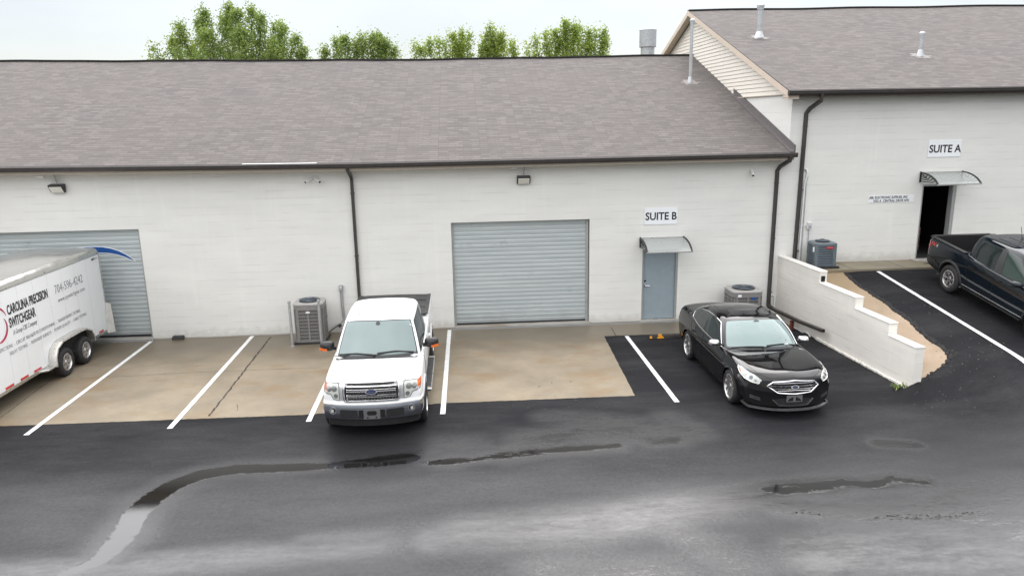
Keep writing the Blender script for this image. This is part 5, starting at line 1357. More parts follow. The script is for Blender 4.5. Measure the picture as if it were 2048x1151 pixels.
def wiper(car, pts, fn):
    P = [fn(*p) for p in pts]; mb = MB(); mb.tube(P, 0, sq=(.013, .012)); o = mb.build('wiper', M_black, car.root)
    mb = MB(); q = P[0]+Vector((.05, -.10, -.02)); mb.tube([q, P[0].lerp(P[-1], .45)+Vector((0, 0, .02))], .009, 6); mb.build('wiper_arm', M_black, o); return o

# ------------------------------------------------------------------ white pickup
t = thing('pickup_truck', 'white pickup truck with black bed cover and chrome grille facing the camera', 'pickup', (-1.80, -4.63, .006), R(-90))
M_pw = paint_mat('white_paint', (.80, .81, .82), .6, .3, grime=.03)
def warp_f(g):
    g = g.copy(); x, y, z = g[..., 0], g[..., 1], g[..., 2]
    s_ = np.clip((x-1.9)/.75, 0, 1); g[..., 0] = x-.17*(np.abs(y)/.95)**2.6*s_-.16*np.clip(z-.80, 0, 1)**1.4*np.clip((x-2.3)/.4, 0, 1)*1.6
    return g
hw = .955
st = [
 sec(-3.06, .55, .80, .88, .62, .90, .80, .89, 1.36, .80, 1.375, 1.375),
 sec(-3.04, .52, .84, .92, .62, .935, .80, .93, 1.375, .84, 1.39, 1.39),
 sec(-2.90, .48, .85, .93, .60, .95, .82, .945, 1.38, .85, 1.40, 1.40),
 sec(-2.0, .45, .86, .935, .58, .955, .84, .95, 1.385, .86, 1.405, 1.405),
 sec(-1.0, .40, .86, .935, .56, .955, .86, .945, 1.30, .86, 1.33, 1.34),
 sec(-.92, .38, .86, .935, .55, .953, .86, .94, 1.24, .86, 1.27, 1.27),
 sec(0, .37, .86, .935, .54, .955, .86, .94, 1.22, .86, 1.24, 1.24),
 sec(.95, .37, .86, .935, .54, .955, .86, .94, 1.20, .86, 1.21, 1.21),
 sec(1.45, .38, .86, .935, .56, .955, .86, .938, 1.165, .82, 1.215, 1.245),
 sec(1.9, .40, .86, .93, .58, .957, .86, .935, 1.135, .78, 1.20, 1.225),
 sec(2.35, .40, .84, .92, .58, .948, .84, .925, 1.09, .70, 1.165, 1.185),
 sec(2.60, .42, .80, .90, .58, .930, .82, .905, 1.05, .66, 1.125, 1.145),
 sec(2.68, .44, .78, .89, .58, .915, .82, .885, 1.01, .64, 1.09, 1.105),
 sec(2.72, .46, .76, .87, .60, .89, .80, .86, .97, .62, 1.03, 1.04)]
st.insert(0, cap_sec(st[0], .02, .95)); st.append(cap_sec(st[-1], .02, .80))
c = Car(t, warp_f); c.lower(st, M_pw, arches=(1.875, -1.875), arch_r=.475, halfw=hw)
def gh(rows): return [[tuple(p) for p in r_] for r_ in rows]
lev = gh([
 [(1.62, 0, 1.20), (1.57, .42, 1.20), (1.40, .80, 1.185), (1.30, .875, 1.18), (.05, .90, 1.19), (-.66, .89, 1.20), (-.98, .82, 1.22), (-1.02, .45, 1.22), (-1.03, 0, 1.22)],
 [(1.30, 0, 1.53), (1.26, .39, 1.52), (1.13, .72, 1.51), (1.05, .80, 1.50), (0, .83, 1.51), (-.66, .82, 1.51), (-.95, .75, 1.52), (-.99, .42, 1.53), (-1.0, 0, 1.53)],
 [(.96, 0, 1.85), (.92, .36, 1.845), (.83, .63, 1.82), (.76, .70, 1.80), (-.05, .73, 1.82), (-.62, .72, 1.81), (-.84, .66, 1.80), (-.88, .38, 1.84), (-.89, 0, 1.85)],
 [(.84, 0, 1.895), (.80, .34, 1.89), (.70, .57, 1.875), (.64, .63, 1.865), (-.05, .66, 1.885), (-.55, .65, 1.875), (-.74, .58, 1.87), (-.78, .34, 1.885), (-.79, 0, 1.89)],
 [(.55, 0, 1.925), (.52, .12, 1.925), (.45, .22, 1.925), (.35, .25, 1.925), (-.05, .25, 1.93), (-.35, .25, 1.925), (-.50, .2, 1.915), (-.52, .12, 1.915), (-.53, 0, 1.915)]])
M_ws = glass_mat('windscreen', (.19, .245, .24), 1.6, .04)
M_sideg = glass_mat('tinted_glass', (.018, .024, .024), 1.45, .03)
def rr_(u0, u1, v0, v1, k=.12, ku=None):   # rectangle with clipped corners
    ku = ku or k; return [(u0+ku, v0), (u1-ku, v0), (u1, v0+k), (u1, v1-k), (u1-ku, v1), (u0+ku, v1), (u0, v1-k), (u0, v0+k)]
c.glasshouse(lev, M_pw, [
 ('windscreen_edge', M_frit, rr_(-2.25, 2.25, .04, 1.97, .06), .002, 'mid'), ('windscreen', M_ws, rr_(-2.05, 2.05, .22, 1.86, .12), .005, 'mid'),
 ('window_edge', M_frit, [(2.95, .10), (4.0, .12), (5.15, .12), (5.15, 1.85), (4.0, 1.90), (2.95, 1.85)], .002, 'both'),
 ('side_window', M_sideg, [(3.02, .16), (4.0, .16), (4.0, 1.84), (3.05, 1.80)], .005, 'both'), ('side_window', M_sideg, [(4.10, .16), (5.05, .18), (5.05, 1.80), (4.10, 1.84)], .005, 'both')])
mb = MB(); mb.box((.45, -.03, 1.60), (.48, .03, 1.60)) if False else None
q = c.sf(0, 1.72, .007)
mb = MB(); mb.cyl(q+Vector((0, 0, 0)), q+Vector((.004, 0, .004)), .045, 14); mb.build('mirror_mount', M_frit, t)
q = c.sf(2.0, 1.55, .006, 1); mb = MB(); mb.box(q-Vector((.004, .03, .02)), q+Vector((.004, .01, .02))); mb.build('sticker', M_signw, t)
wiper(c, [(-1.85, .20), (-1.0, .30), (-.05, .22)], lambda a, b_: c.sf(abs(a), b_, .02, 1 if a >= 0 else -1)); wiper(c, [(.02, .30), (.9, .36), (1.75, .22)], lambda a, b_: c.sf(abs(a), b_, .02, 1 if a >= 0 else -1))
c.patch('cowl', [(1.60, -.80), (1.66, 0), (1.60, .80), (1.44, .84), (1.50, 0), (1.44, -.84)], lambda x, y: c.top(x, y, .004), M_black, None, 3)
fr = lambda y, z, off=.004: c.front(y, z, off)
# headlights
for sd in (1, -1):
    hp = [(sd*.605, .775), (sd*.72, .80), (sd*.765, .885), (sd*.90, .915), (sd*.905, 1.05), (sd*.78, 1.085), (sd*.605, 1.095)]
    hb = c.patch('headlight', hp, lambda y, z: fr(y, z, .003), M_lamp, None, 5)
    c.line('headlight_edge', hp, lambda y, z: fr(y, z, .004), M_black, hb, .006, closed=True)
    for yy_, zz, rd in ((.70, .995, .055), (.80, .985, .05), (.67, .86, .042)):
        c.patch('reflector', [(sd*yy_+rd*math.cos(a), zz+rd*math.sin(a)) for a in np.linspace(0, 2*math.pi, 16, False)], lambda y, z: fr(y, z, .007), M_refl, hb, 2)
    c.patch('side_marker', [(sd*.85, .93), (sd*.915, .95), (sd*.915, 1.06), (sd*.855, 1.06)], lambda y, z: fr(y, z, .008), M_amber, hb, 2)
    c.patch('grille_surround', [(sd*.515, .775), (sd*.600, .775), (sd*.600, 1.10), (sd*.515, 1.10)], lambda y, z: fr(y, z, .004), M_greymet2 if 'M_greymet2' in globals() else M_greymet, None, 2)
g_ = c.patch('grille', [(-.515, .765), (.515, .765), (.525, .94), (.515, 1.105), (-.515, 1.105), (-.525, .94)], lambda y, z: fr(y, z, .002), M_void, None, 5)
c.line('grille_frame', [(-.50, .775), (.50, .775), (.515, .94), (.50, 1.09), (-.50, 1.09), (-.515, .94)], lambda y, z: fr(y, z, .018), M_chrome, g_, .022, closed=True)
for z0 in (.845, .950, 1.035):
    for dz in ((0, .032) if z0 < 1.03 else (0,)):
        c.line('grille_bar', [(-.46, z0+dz), (.46, z0+dz)], lambda y, z: fr(y, z, .022), M_chrome, g_, .0125)
mb = MB()
for z in (.815, .835, .920, .935, 1.01, 1.06, 1.075):
    for y in np.linspace(-.46, .46, 30): p = fr(y, z, .008); mb.box(p-Vector((.004, .016, .0015)), p+Vector((.004, .016, .0015)))
for y in np.linspace(-.45, .45, 17):
    for z in (.825, .928, 1.045): p = fr(y, z, .010); mb.box(p-Vector((.004, .0025, .026)), p+Vector((.004, .0025, .026)))
mb.build('grille_mesh', M_alu, g_)
oval_badge(c, 0, .945, .115, .050, .036, t)
# bumper
def bow_path(x0, w_, bow, back, n=21, rc=.10):
    ys = np.linspace(-w_, w_, n); p = [(x0-bow*(abs(y)/w_)**2.4, y) for y in ys]
    return [(x0-bow-back, -w_-.035), (x0-bow-back*.45, -w_-.034), (x0-bow-back*.12, -w_-.016)]+p+[(x0-bow-back*.12, w_+.016), (x0-bow-back*.45, w_+.034), (x0-bow-back, w_+.035)]
bp = bow_path(2.775, .90, .17, .40)
M_bump = plain('bumper_grey_chrome', (.25, .26, .29), .14, .92, var=.05)
bum = sweep(bp, [(-.10, .44), (0, .42), (.022, .50), (.02, .64), (.0, .70), (-.03, .715), (-.12, .715)]).build('bumper', M_bump, t, smooth=40)
sweep(bp, [(-.09, .716), (.012, .702), (.014, .722), (0, .738), (-.09, .738)]).build('bumper_top_trim', M_white, bum, smooth=40)
def bpt(y, z, o_): 
    x = 2.775-.17*(abs(y)/.90)**2.4; return Vector((x+.02+o_, y, z))
for sd in (1, -1):
    c.patch('bumper_pad', [(sd*.27, .46), (sd*.58, .47), (sd*.60, .49), (sd*.60, .60), (sd*.58, .62), (sd*.27, .61)], lambda y, z: bpt(y, z, .006), M_black, bum, 3)
    c.patch('bumper_recess', [(sd*.16, .46), (sd*.245, .46), (sd*.245, .61), (sd*.16, .61)], lambda y, z: bpt(y, z, .005), M_void, bum, 2)
    p = bpt(sd*.735, .59, .004); mb = MB(); mb.cyl(p-Vector((.02, 0, 0)), p+Vector((.008, sd*.004, 0)), .068, 22); mb.build('fog_bezel', M_chrome, bum, smooth=40)
    mb = MB(); mb.cyl(p, p+Vector((.012, sd*.005, 0)), .052, 22); mb.build('fog_recess', M_void, bum); mb = MB(); mb.cyl(p, p+Vector((.020, 0, 0)), .032, 18); mb.build('fog_light', M_lamp, bum)
pl = thing('plate', None, None); bpy.data.objects.remove(pl)
def plate_frame(parent, fn, y0, y1, z0, z1, mt, holes):
    a = fn(y0, z0); x = max(fn(y0, z0).x, fn(y1, z0).x, fn((y0+y1)/2, z1).x)+.012
    mb = MB(); mb.box((x-.01, y0, z0), (x, y1, z1)); o = mb.build('plate_holder', mt, parent, bevel=.006)
    for hp in holes:
        mb = MB(); mb.prism([(x+.0005, y0+(y1-y0)*u_, z0+(z1-z0)*v_) for u_, v_ in hp], (.0015, 0, 0)); mb.build('cutout', M_void, o)
    mb = MB()
    for u_ in (.12, .88):
        for v_ in (.12, .88): mb.cyl((x, y0+(y1-y0)*u_, z0+(z1-z0)*v_), (x+.004, y0+(y1-y0)*u_, z0+(z1-z0)*v_), .007, 8)
    mb.build('bolt', M_chrome, o)
    return o
oct_ = lambda u0, u1, v0, v1, k=.05: [(u0+k, v0), (u1-k, v0), (u1, v0+k*2), (u1, v1-k*2), (u1-k, v1), (u0+k, v1), (u0, v1-k*2), (u0, v0+k*2)]
plate_frame(bum, lambda y, z: bpt(y, z, 0), -.155, .155, .43, .625, plain('dark_grey_plate', (.12, .12, .125), .4), [oct_(.2, .8, .40, .85, .08), oct_(.18, .3, .1, .25, .03), oct_(.7, .82, .1, .25, .03)])
sweep(bow_path(2.71, .84, .17, .30), [(-.06, .27), (0, .26), (.01, .44), (-.06, .45)]).build('air_dam', M_black, t, smooth=40)
# bed cover, rails, tailgate, doors
mb = MB(); P = np.array([[(x, y, 1.418+.012*(1-(y/.8)**2)) for y in np.linspace(-.86, .86, 9)] for x in np.linspace(-3.02, -1.06, 8)]); mb.grid(P)
P2 = P.copy(); P2[..., 2] = 1.40; mb.grid(P2)
bc = mb.build('bed_cover', plain('black_vinyl', (.030, .029, .029), .55, var=.3, scale=3, bmp=.1), t, smooth=50)
for x in (-1.7, -2.36): mb = MB(); mb.tube([(x, y, 1.421+.012*(1-(y/.8)**2)) for y in np.linspace(-.85, .85, 9)], .006, 5); mb.build('seam', M_void, bc)
for sd in (1, -1):
    mb = MB(); mb.tube([(-3.03, sd*.885, 1.412), (-1.06, sd*.885, 1.412)], 0, sq=(.045, .014)); mb.build('bed_rail', M_black, t, bevel=.006)
    sdl = lambda x, z, sd=sd: c.side(x, z, sd, .001)
    for pts in ([(1.28, 1.16), (1.26, .60), (1.22, .44)], [(.05, 1.18), (.05, .44)], [(-.62, 1.19), (-.64, .60), (-.62, .44)], [(-1.01, 1.30), (-1.01, .45)], [(-.62, .445), (1.22, .445)]): c.line('door_gap', pts, sdl, M_void, None, .005)
    for x in (.17, -.50): mb = MB(); p = c.side(x, 1.06, sd, .014); mb.tube([p+Vector((-.09, 0, 0)), p+Vector((0, sd*.014, 0)), p+Vector((.09, 0, 0))], 0, sq=(.014, .009)); mb.build('door_handle', M_pw, t, smooth=60)
    arch_lip(c, 1.875, .475, .475, .525, M_pw, .022, sd); arch_lip(c, -1.875, .475, .475, .525, M_pw, .022, sd)
    mb = MB(); ys = sd*.99; pr = [(.85, .37), (.86, .33), (1.02, .325), (1.06, .345), (1.06, .385), (.85, .385)]
    pp = [(-.95, 0), (-.90, 1), (1.15, 1), (1.22, 0)]
    mb.prism([(-1.0, sd*y, z) for y, z in pr], (2.2, 0, 0)); sb = mb.build('running_board', M_alu, t, bevel=.015)
    mb = MB(); mb.box((-.85, sd*.90, .3855), (1.05, sd*1.04, .392)) if sd == 1 else mb.box((-.85, -1.04, .3855), (1.05, -.90, .392)); mb.build('step_pad', M_black, sb)
    mirror(c, sd, .98, .90, 1.235, 1.33, .30, .215, (M_black,), True)
    c.patch('fender_emblem', [(1.38, .97), (1.55, .97), (1.55, 1.00), (1.38, 1.00)], lambda x, z, sd=sd: c.side(x, z, sd, .004), M_chrome, None, 2)
    M_ = M_red; c.patch('tail_light', [(-3.02, 1.0), (-2.92, 1.0), (-2.92, 1.33), (-3.02, 1.33)], lambda x, z, sd=sd: c.side(x, z, sd, .004), M_red, None, 2)
for x, y in ((1.875, .855), (1.875, -.855), (-1.875, .855), (-1.875, -.855)): wheel(t, x, y, .40, .27, 1 if y > 0 else -1, .245, 'pickup')
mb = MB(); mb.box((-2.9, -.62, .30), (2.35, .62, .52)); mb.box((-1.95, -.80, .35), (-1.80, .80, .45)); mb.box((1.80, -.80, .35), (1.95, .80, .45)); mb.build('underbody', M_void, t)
q = c.top(2.05, -.80, .0); mb = MB(); mb.cyl(q, q+Vector((0, 0, .012)), .022, 12); mb.build('antenna_base', M_greymet, t)
q = c.gtop(.62, -.42); mb = MB(); mb.box(q-Vector((.03, .025, 0)), q+Vector((.03, .025, .012))); mb.build('roof_marker', M_greymet, t, bevel=.004)
c.line('hood_gap', [(2.63, -.60), (2.3, -.78), (1.6, -.83)], lambda x, y: c.top(x, y, .0), M_void, None, .004); c.line('hood_gap', [(2.63, .60), (2.3, .78), (1.6, .83)], lambda x, y: c.top(x, y, .0), M_void, None, .004)

# ------------------------------------------------------------------ black sedan
t = thing('sedan', 'glossy black sedan with chrome grille and mirrors beside the retaining wall', 'car', (6.42, -4.90, .006), R(-90))
M_pb = paint_mat('black_paint', (.003, .003, .004), 1.0, .25, grime=.02)
def warp_s(g):
    g = g.copy(); x, y, z = g[..., 0], g[..., 1], g[..., 2]
    s_ = np.clip((x-1.75)/.7, 0, 1); s_ = s_*s_*(3-2*s_)
    r_ = np.clip((-x-2.0)/.7, 0, 1)
    g[..., 0] = x-.40*(np.abs(y)/.93)**2.3*s_-.30*np.clip(z-.55, 0, 1)**1.2*np.clip((x-2.2)/.25, 0, 1)+.30*(np.abs(y)/.93)**2.5*r_
    return g
st = [
 sec(-2.70, .36, .66, .72, .45, .80, .70, .78, .96, .60, 1.02, 1.03),
 sec(-2.66, .32, .74, .84, .45, .88, .72, .84, 1.00, .66, 1.07, 1.09),
 sec(-2.45, .26, .80, .90, .42, .935, .74, .88, 1.03, .72, 1.10, 1.125),
 sec(-1.95, .22, .84, .93, .38, .955, .74, .90, 1.04, .76, 1.10, 1.125),
 sec(-1.43, .19, .85, .935, .34, .965, .72, .915, 1.03, .80, 1.06, 1.09),
 sec(-.6, .18, .86, .935, .32, .962, .68, .92, .985, .82, 1.0, 1.02),
 sec(.3, .18, .86, .935, .32, .962, .68, .92, .955, .82, .965, .98),
 sec(.95, .18, .85, .93, .33, .962, .69, .92, .925, .80, .965, .985),
 sec(1.43, .19, .85, .925, .35, .965, .70, .915, .895, .78, .945, .975),
 sec(1.85, .20, .82, .90, .38, .955, .68, .90, .845, .74, .905, .94),
 sec(2.15, .21, .80, .88, .36, .94, .64, .88, .805, .70, .865, .905),
 sec(2.33, .22, .78, .87, .34, .92, .60, .87, .77, .68, .82, .86),
 sec(2.40, .23, .78, .86, .33, .90, .58, .85, .73, .66, .79, .825),
 sec(2.43, .26, .76, .83, .34, .86, .54, .81, .69, .62, .745, .775)]
st.insert(0, cap_sec(st[0], .02, .70)); st.append(cap_sec(st[-1], .02, .48))
c = Car(t, warp_s); c.lower(st, M_pb, arches=(1.434, -1.434), arch_r=.395, halfw=.968)
lev = gh([
 [(1.04, 0, .965), (.99, .42, .96), (.78, .78, .93), (.66, .845, .925), (-.32, .885, .955), (-1.42, .86, 1.02), (-1.85, .70, 1.06), (-2.02, .42, 1.08), (-2.06, 0, 1.09)],
 [(.70, 0, 1.235), (.66, .39, 1.225), (.49, .70, 1.195), (.38, .775, 1.185), (-.36, .815, 1.22), (-1.30, .78, 1.24), (-1.60, .64, 1.25), (-1.72, .38, 1.27), (-1.75, 0, 1.275)],
 [(.32, 0, 1.455), (.29, .35, 1.445), (.18, .585, 1.405), (.10, .645, 1.39), (-.42, .685, 1.43), (-1.05, .645, 1.40), (-1.24, .55, 1.385), (-1.31, .33, 1.405), (-1.34, 0, 1.41)],
 [(.20, 0, 1.492), (.17, .32, 1.482), (.08, .52, 1.455), (.02, .565, 1.445), (-.45, .60, 1.475), (-.95, .565, 1.455), (-1.10, .48, 1.44), (-1.16, .29, 1.452), (-1.18, 0, 1.458)],
 [(-.15, 0, 1.530), (-.18, .12, 1.53), (-.22, .2, 1.527), (-.28, .22, 1.525), (-.48, .22, 1.528), (-.66, .22, 1.522), (-.72, .17, 1.518), (-.74, .1, 1.518), (-.75, 0, 1.518)]])
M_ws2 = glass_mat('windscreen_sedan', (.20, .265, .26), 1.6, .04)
swp = [(2.98, .12), (3.6, .10), (4.4, .12), (5.0, .30), (5.22, .95), (4.95, 1.55), (4.4, 1.80), (3.7, 1.84), (3.12, 1.70), (3.0, 1.0)]
shr = lambda P, k: [(4.1+(u_-4.1)*k, .98+(v_-.98)*k) for u_, v_ in P]
c.glasshouse(lev, M_pb, [
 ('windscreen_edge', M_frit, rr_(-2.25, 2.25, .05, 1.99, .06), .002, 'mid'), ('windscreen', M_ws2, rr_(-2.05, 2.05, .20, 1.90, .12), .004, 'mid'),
 ('rear_window', M_sideg, rr_(-1.5, 1.5, .15, 1.9, .12), .004, 'rear'),
 ('window_edge', M_frit, swp, .002, 'both')])
for sd in (1, -1):
    sfn = lambda a, b_, sd=sd: c.sf(a, b_, .005, sd)
    c.patch('side_window', [(3.04, .20), (3.90, .17), (3.93, 1.70), (3.30, 1.64), (3.12, 1.2)], sfn, M_sideg, None, 5)
    c.patch('side_window', [(4.05, .17), (4.42, .18), (4.66, .22), (4.66, 1.55), (4.4, 1.70), (4.07, 1.72)], sfn, M_sideg, None, 5)
    c.patch('side_window', [(4.74, .26), (4.97, .38), (5.12, .92), (4.92, 1.42), (4.74, 1.54)], sfn, M_sideg, None, 3)
    c.line('window_chrome', swp, lambda a, b_, sd=sd: c.sf(a, b_, .006, sd), M_chrome, None, .010, sub=.1, closed=True)
# sunroof and roof channels
rt = lambda x, y, off: c.gtop(x, y, off)
c.patch('sunroof', [(.08, -.36), (.10, 0), (.08, .36), (.04, .41), (-.34, .41), (-.38, .37), (-.38, -.37), (-.34, -.41), (.04, -.41)], lambda x, y: rt(x, y, .004), glass_mat('sunroof_glass', (.012, .012, .014), 1.6, .02), None, 4)
for sd in (1, -1): c.line('roof_channel', [(.04, sd*.50), (-.5, sd*.535), (-1.0, sd*.50)], lambda x, y: rt(x, y, .0), M_void, None, .005)
q = c.sf(0, 1.78, .006); mb = MB(); mb.cyl(q, q+Vector((.003, 0, .003)), .04, 12); mb.box(q-Vector((.0, .06, .03)), q+Vector((.006, .06, .012))); mb.build('mirror_mount', plain('mirror_mount_grey', (.10, .12, .12), .4), t)
q = c.sf(1.15, .28, .006, 1); mb = MB(); mb.box(q-Vector((.0, .05, .0)), q+Vector((.02, .05, .018))); mb.build('sticker', M_signw, t)
wf = lambda a, b_: c.sf(abs(a), b_, .018, 1 if a >= 0 else -1)
wiper(c, [(-1.7, .14), (-.9, .22), (-.10, .20)], wf); wiper(c, [(.05, .26), (.9, .30), (1.7, .16)], wf)
c.patch('cowl', [(.98, -.74), (1.07, 0), (.98, .74), (.88, .76), (.96, 0), (.88, -.76)], lambda x, y: c.top(x, y, .004), M_black, None, 3)
fr = lambda y, z, off=.004: c.front(y, z, off)
hexo = [(-.515, .665), (-.40, .752), (0, .785), (.40, .752), (.515, .665), (.33, .545), (0, .525), (-.33, .545)]
g_ = c.patch('grille', hexo, lambda y, z: fr(y, z, .003), M_void, None, 6)
c.line('grille_frame', hexo, lambda y, z: fr(y, z, .012), M_chrome, g_, .016, closed=True)
for z0, w0, th in ((.722, .40, .011), (.668, .47, .005), (.618, .44, .005), (.583, .33, .010)): c.line('grille_bar', [(-w0, z0), (0, z0+.012), (w0, z0)], lambda y, z: fr(y, z, .014), M_chrome, g_, th*.75)
for z0, w0 in ((.695, .43), (.643, .46), (.60, .38)): c.line('grille_slat', [(-w0, z0), (0, z0+.01), (w0, z0)], lambda y, z: fr(y, z, .010), M_black, g_, sq=(.006, .010))
oval_badge(c, 0, .660, .078, .036, .030, t)
# headlights are set along the corner, so they are cast in diagonally
def diag(sd):
    dr = Vector((-.72, -sd*.62, -.32)).normalized(); rt_ = Vector((-sd*-.62*-1, 0, 0)); r_ = dr.cross(Vector((0, 0, 1))).normalized(); u_ = r_.cross(dr)
    def fn(a, b_, off=.004):
        o = Vector((1.9, sd*.72, .72))-dr*2+r_*a*sd+u_*b_
        h = c.bvh.ray_cast(o, dr)
        if h[0] is None: return o+dr*2
        return h[0]+h[1]*off*(1 if h[1].dot(dr) < 0 else -1)
    return fn
for sd in (1, -1):
    fn = diag(sd)
    side_s = 1 if fn(.1, 0).y*sd > fn(-.1, 0).y*sd else -1      # which way is outboard
    fo = lambda a, b_, off=.004, fn=fn, s_=side_s: fn(a*s_, b_, off)
    hp = [(-.27, -.10), (-.31, -.02), (-.16, .05), (.02, .10), (.20, .175), (.265, .20), (.255, .15), (.16, .05), (.03, -.035), (-.12, -.085)]
    hb = c.patch('headlight', hp, fo, M_lamp, None, 5, .03)
    c.line('headlight_edge', hp, lambda a, b_: fo(a, b_, .005), M_chrome, hb, .006, closed=True, sub=.03)
    for a, b_, rd in ((-.10, .0, .040), (-.20, -.035, .028), (.03, .045, .028)):
        c.patch('projector', [(a+rd*math.cos(q), b_+rd*math.sin(q)) for q in np.linspace(0, 2*math.pi, 16, False)], lambda p, q: fo(p, q, .007), M_acdark if rd > .03 else M_refl, hb, 2)
    c.patch('side_marker', [(.16, .115), (.24, .17), (.22, .125), (.15, .06)], lambda a, b_: fo(a, b_, .007), M_amber, hb, 2)
    # fog-lamp trims and lower intake
    c.patch('fog_recess', [(sd*.60, .34), (sd*.78, .37), (sd*.80, .46), (sd*.62, .42)], lambda y, z: fr(y, z, .003), M_void, None, 3)
    for k in range(2): c.line('fog_trim', [(sd*.62, .365+k*.035), (sd*.79, .40+k*.035)], lambda y, z: fr(y, z, .010), M_chrome, None, sq=(.005, .006))
    sdl = lambda x, z, sd=sd: c.side(x, z, sd, .001)
    for pts in ([(.98, .90), (1.0, .60), (.96, .26)], [(-.36, .94), (-.36, .26)], [(-1.30, 1.0), (-1.16, .80), (-.99, .62), (-1.0, .30)], [(-1.0, .262), (.96, .262)]): c.line('door_gap', pts, sdl, M_void, None, .0045)
    for x in (-.18, -1.0): mb = MB(); p = c.side(x, .84, sd, .014); mb.tube([p+Vector((-.09, 0, 0)), p+Vector((0, sd*.014, 0)), p+Vector((.09, 0, 0))], 0, sq=(.013, .008)); mb.build('door_handle', M_pb, t, smooth=60)
    c.line('rocker_trim', [(-.98, .235), (.96, .235)], lambda x, z, sd=sd: c.side(x, z, sd, .012), M_pb, None, sq=(.02, .012))
    c.line('fender_badge', [(1.02, .735), (1.16, .755)], lambda x, z, sd=sd: c.side(x, z, sd, .006), M_chrome, None, sq=(.016, .005))
    arch_lip(c, 1.434, .395, .395, .43, M_pb, .012, sd); arch_lip(c, -1.434, .395, .395, .43, M_pb, .012, sd)
    mirror(c, sd, .58, .86, 1.12, 1.045, .23, .135, (M_chrome,), False, .13)
    c.patch('tail_light', [(-2.50, .80), (-2.28, .82), (-2.28, .93), (-2.50, .95)], lambda x, z, sd=sd: c.side(x, z, sd, .004), M_red, None, 2)
c.patch('lower_intake', [(-.40, .40), (-.30, .29), (.30, .29), (.40, .40), (.25, .43), (-.25, .43)], lambda y, z: fr(y, z, .003), M_black, None, 4)
c.line('intake_chrome', [(-.41, .40), (-.29, .285), (0, .275), (.29, .285), (.41, .40)], lambda y, z: fr(y, z, .010), M_chrome, None, sq=(.006, .007))
plate_frame(t, lambda y, z: fr(y, z, .004), -.16, .16, .36, .50, plain('plate_holder_grey', (.13, .13, .135), .4), [[(.08, .15), (.42, .15), (.42, .8), (.2, .55), (.08, .3)], [(.92, .15), (.58, .15), (.58, .8), (.8, .55), (.92, .3)]])
sweep(bow_path(2.50, .82, .30, .32), [(-.06, .19), (-.01, .185), (.008, .20), (.0, .222), (-.04, .235)]).build('front_lip', plain('lip_grey', (.03, .03, .032), .25), t, smooth=40)
c.line('hood_gap', [(2.32, -.40), (2.12, -.62), (1.7, -.74), (1.05, -.80)], lambda x, y: c.top(x, y, -.001), M_void, None, .004); c.line('hood_gap', [(2.32, .40), (2.12, .62), (1.7, .74), (1.05, .80)], lambda x, y: c.top(x, y, -.001), M_void, None, .004)
for x, y in ((1.434, .845), (1.434, -.845), (-1.434, .845), (-1.434, -.845)): wheel(t, x, y, .355, .235, 1 if y > 0 else -1, .262, 'sedan')
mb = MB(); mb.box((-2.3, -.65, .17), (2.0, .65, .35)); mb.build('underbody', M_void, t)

# ------------------------------------------------------------------ dark blue pickup on the upper level
px_, py_ = 13.39, -4.28; gz_ = 1.53+.15*(py_+1.1)+.008
ax = Vector((0, -1, -.15)).normalized(); ay = Vector((1, 0, 0)); az = ax.cross(ay)
Mr = Matrix((ax, ay, az)).transposed().to_4x4()
t = thing('pickup_truck', 'dark navy crew-cab pickup with an open bed on the upper level', 'pickup', (px_, py_, gz_), rot=Mr.to_euler())
M_pn = paint_mat('navy_paint', (.004, .0075, .012), 1.0, .25, grime=.03)
def warp_m(g):
    g = g.copy(); x, y, z = g[..., 0], g[..., 1], g[..., 2]
    s_ = np.clip((x-1.8)/.6, 0, 1); r_ = np.clip((-x-2.3)/.35, 0, 1)
    g[..., 0] = x-.22*(np.abs(y)/.92)**2.5*s_+.07*(np.abs(y)/.92)**3*r_; return g
st = [
 sec(-2.66, .48, .76, .82, .56, .84, .80, .83, 1.12, .76, 1.155, 1.16),
 sec(-2.62, .44, .80, .87, .54, .885, .80, .88, 1.14, .80, 1.17, 1.17),
 sec(-2.45, .38, .82, .89, .52, .91, .82, .905, 1.155, .83, 1.18, 1.18),
 sec(-1.54, .34, .83, .895, .50, .918, .84, .912, 1.16, .84, 1.185, 1.185),
 sec(-1.15, .32, .83, .895, .48, .918, .84, .912, 1.15, .84, 1.18, 1.18),
 sec(-.6, .31, .83, .895, .46, .915, .82, .905, 1.115, .84, 1.125, 1.125),
 sec(.4, .30, .83, .895, .46, .915, .80, .90, 1.085, .82, 1.095, 1.095),
 sec(1.15, .30, .83, .895, .46, .918, .80, .90, 1.06, .80, 1.08, 1.10),
 sec(1.54, .32, .83, .895, .48, .922, .80, .90, 1.04, .76, 1.08, 1.10),
 sec(2.0, .34, .80, .88, .48, .915, .78, .885, 1.00, .70, 1.05, 1.07),
 sec(2.32, .36, .78, .87, .48, .895, .76, .86, .95, .68, 1.0, 1.02),
 sec(2.40, .40, .76, .85, .50, .87, .74, .83, .90, .66, .95, .96)]
st.insert(0, cap_sec(st[0], .02, .80)); st.append(cap_sec(st[-1], .02, .65))
c = Car(t, warp_m); c.lower(st, M_pn, arches=(1.538, -1.538), arch_r=.425, halfw=.92, cuts=[((-2.55, -.765, .74), (-1.20, .765, 2.0))])
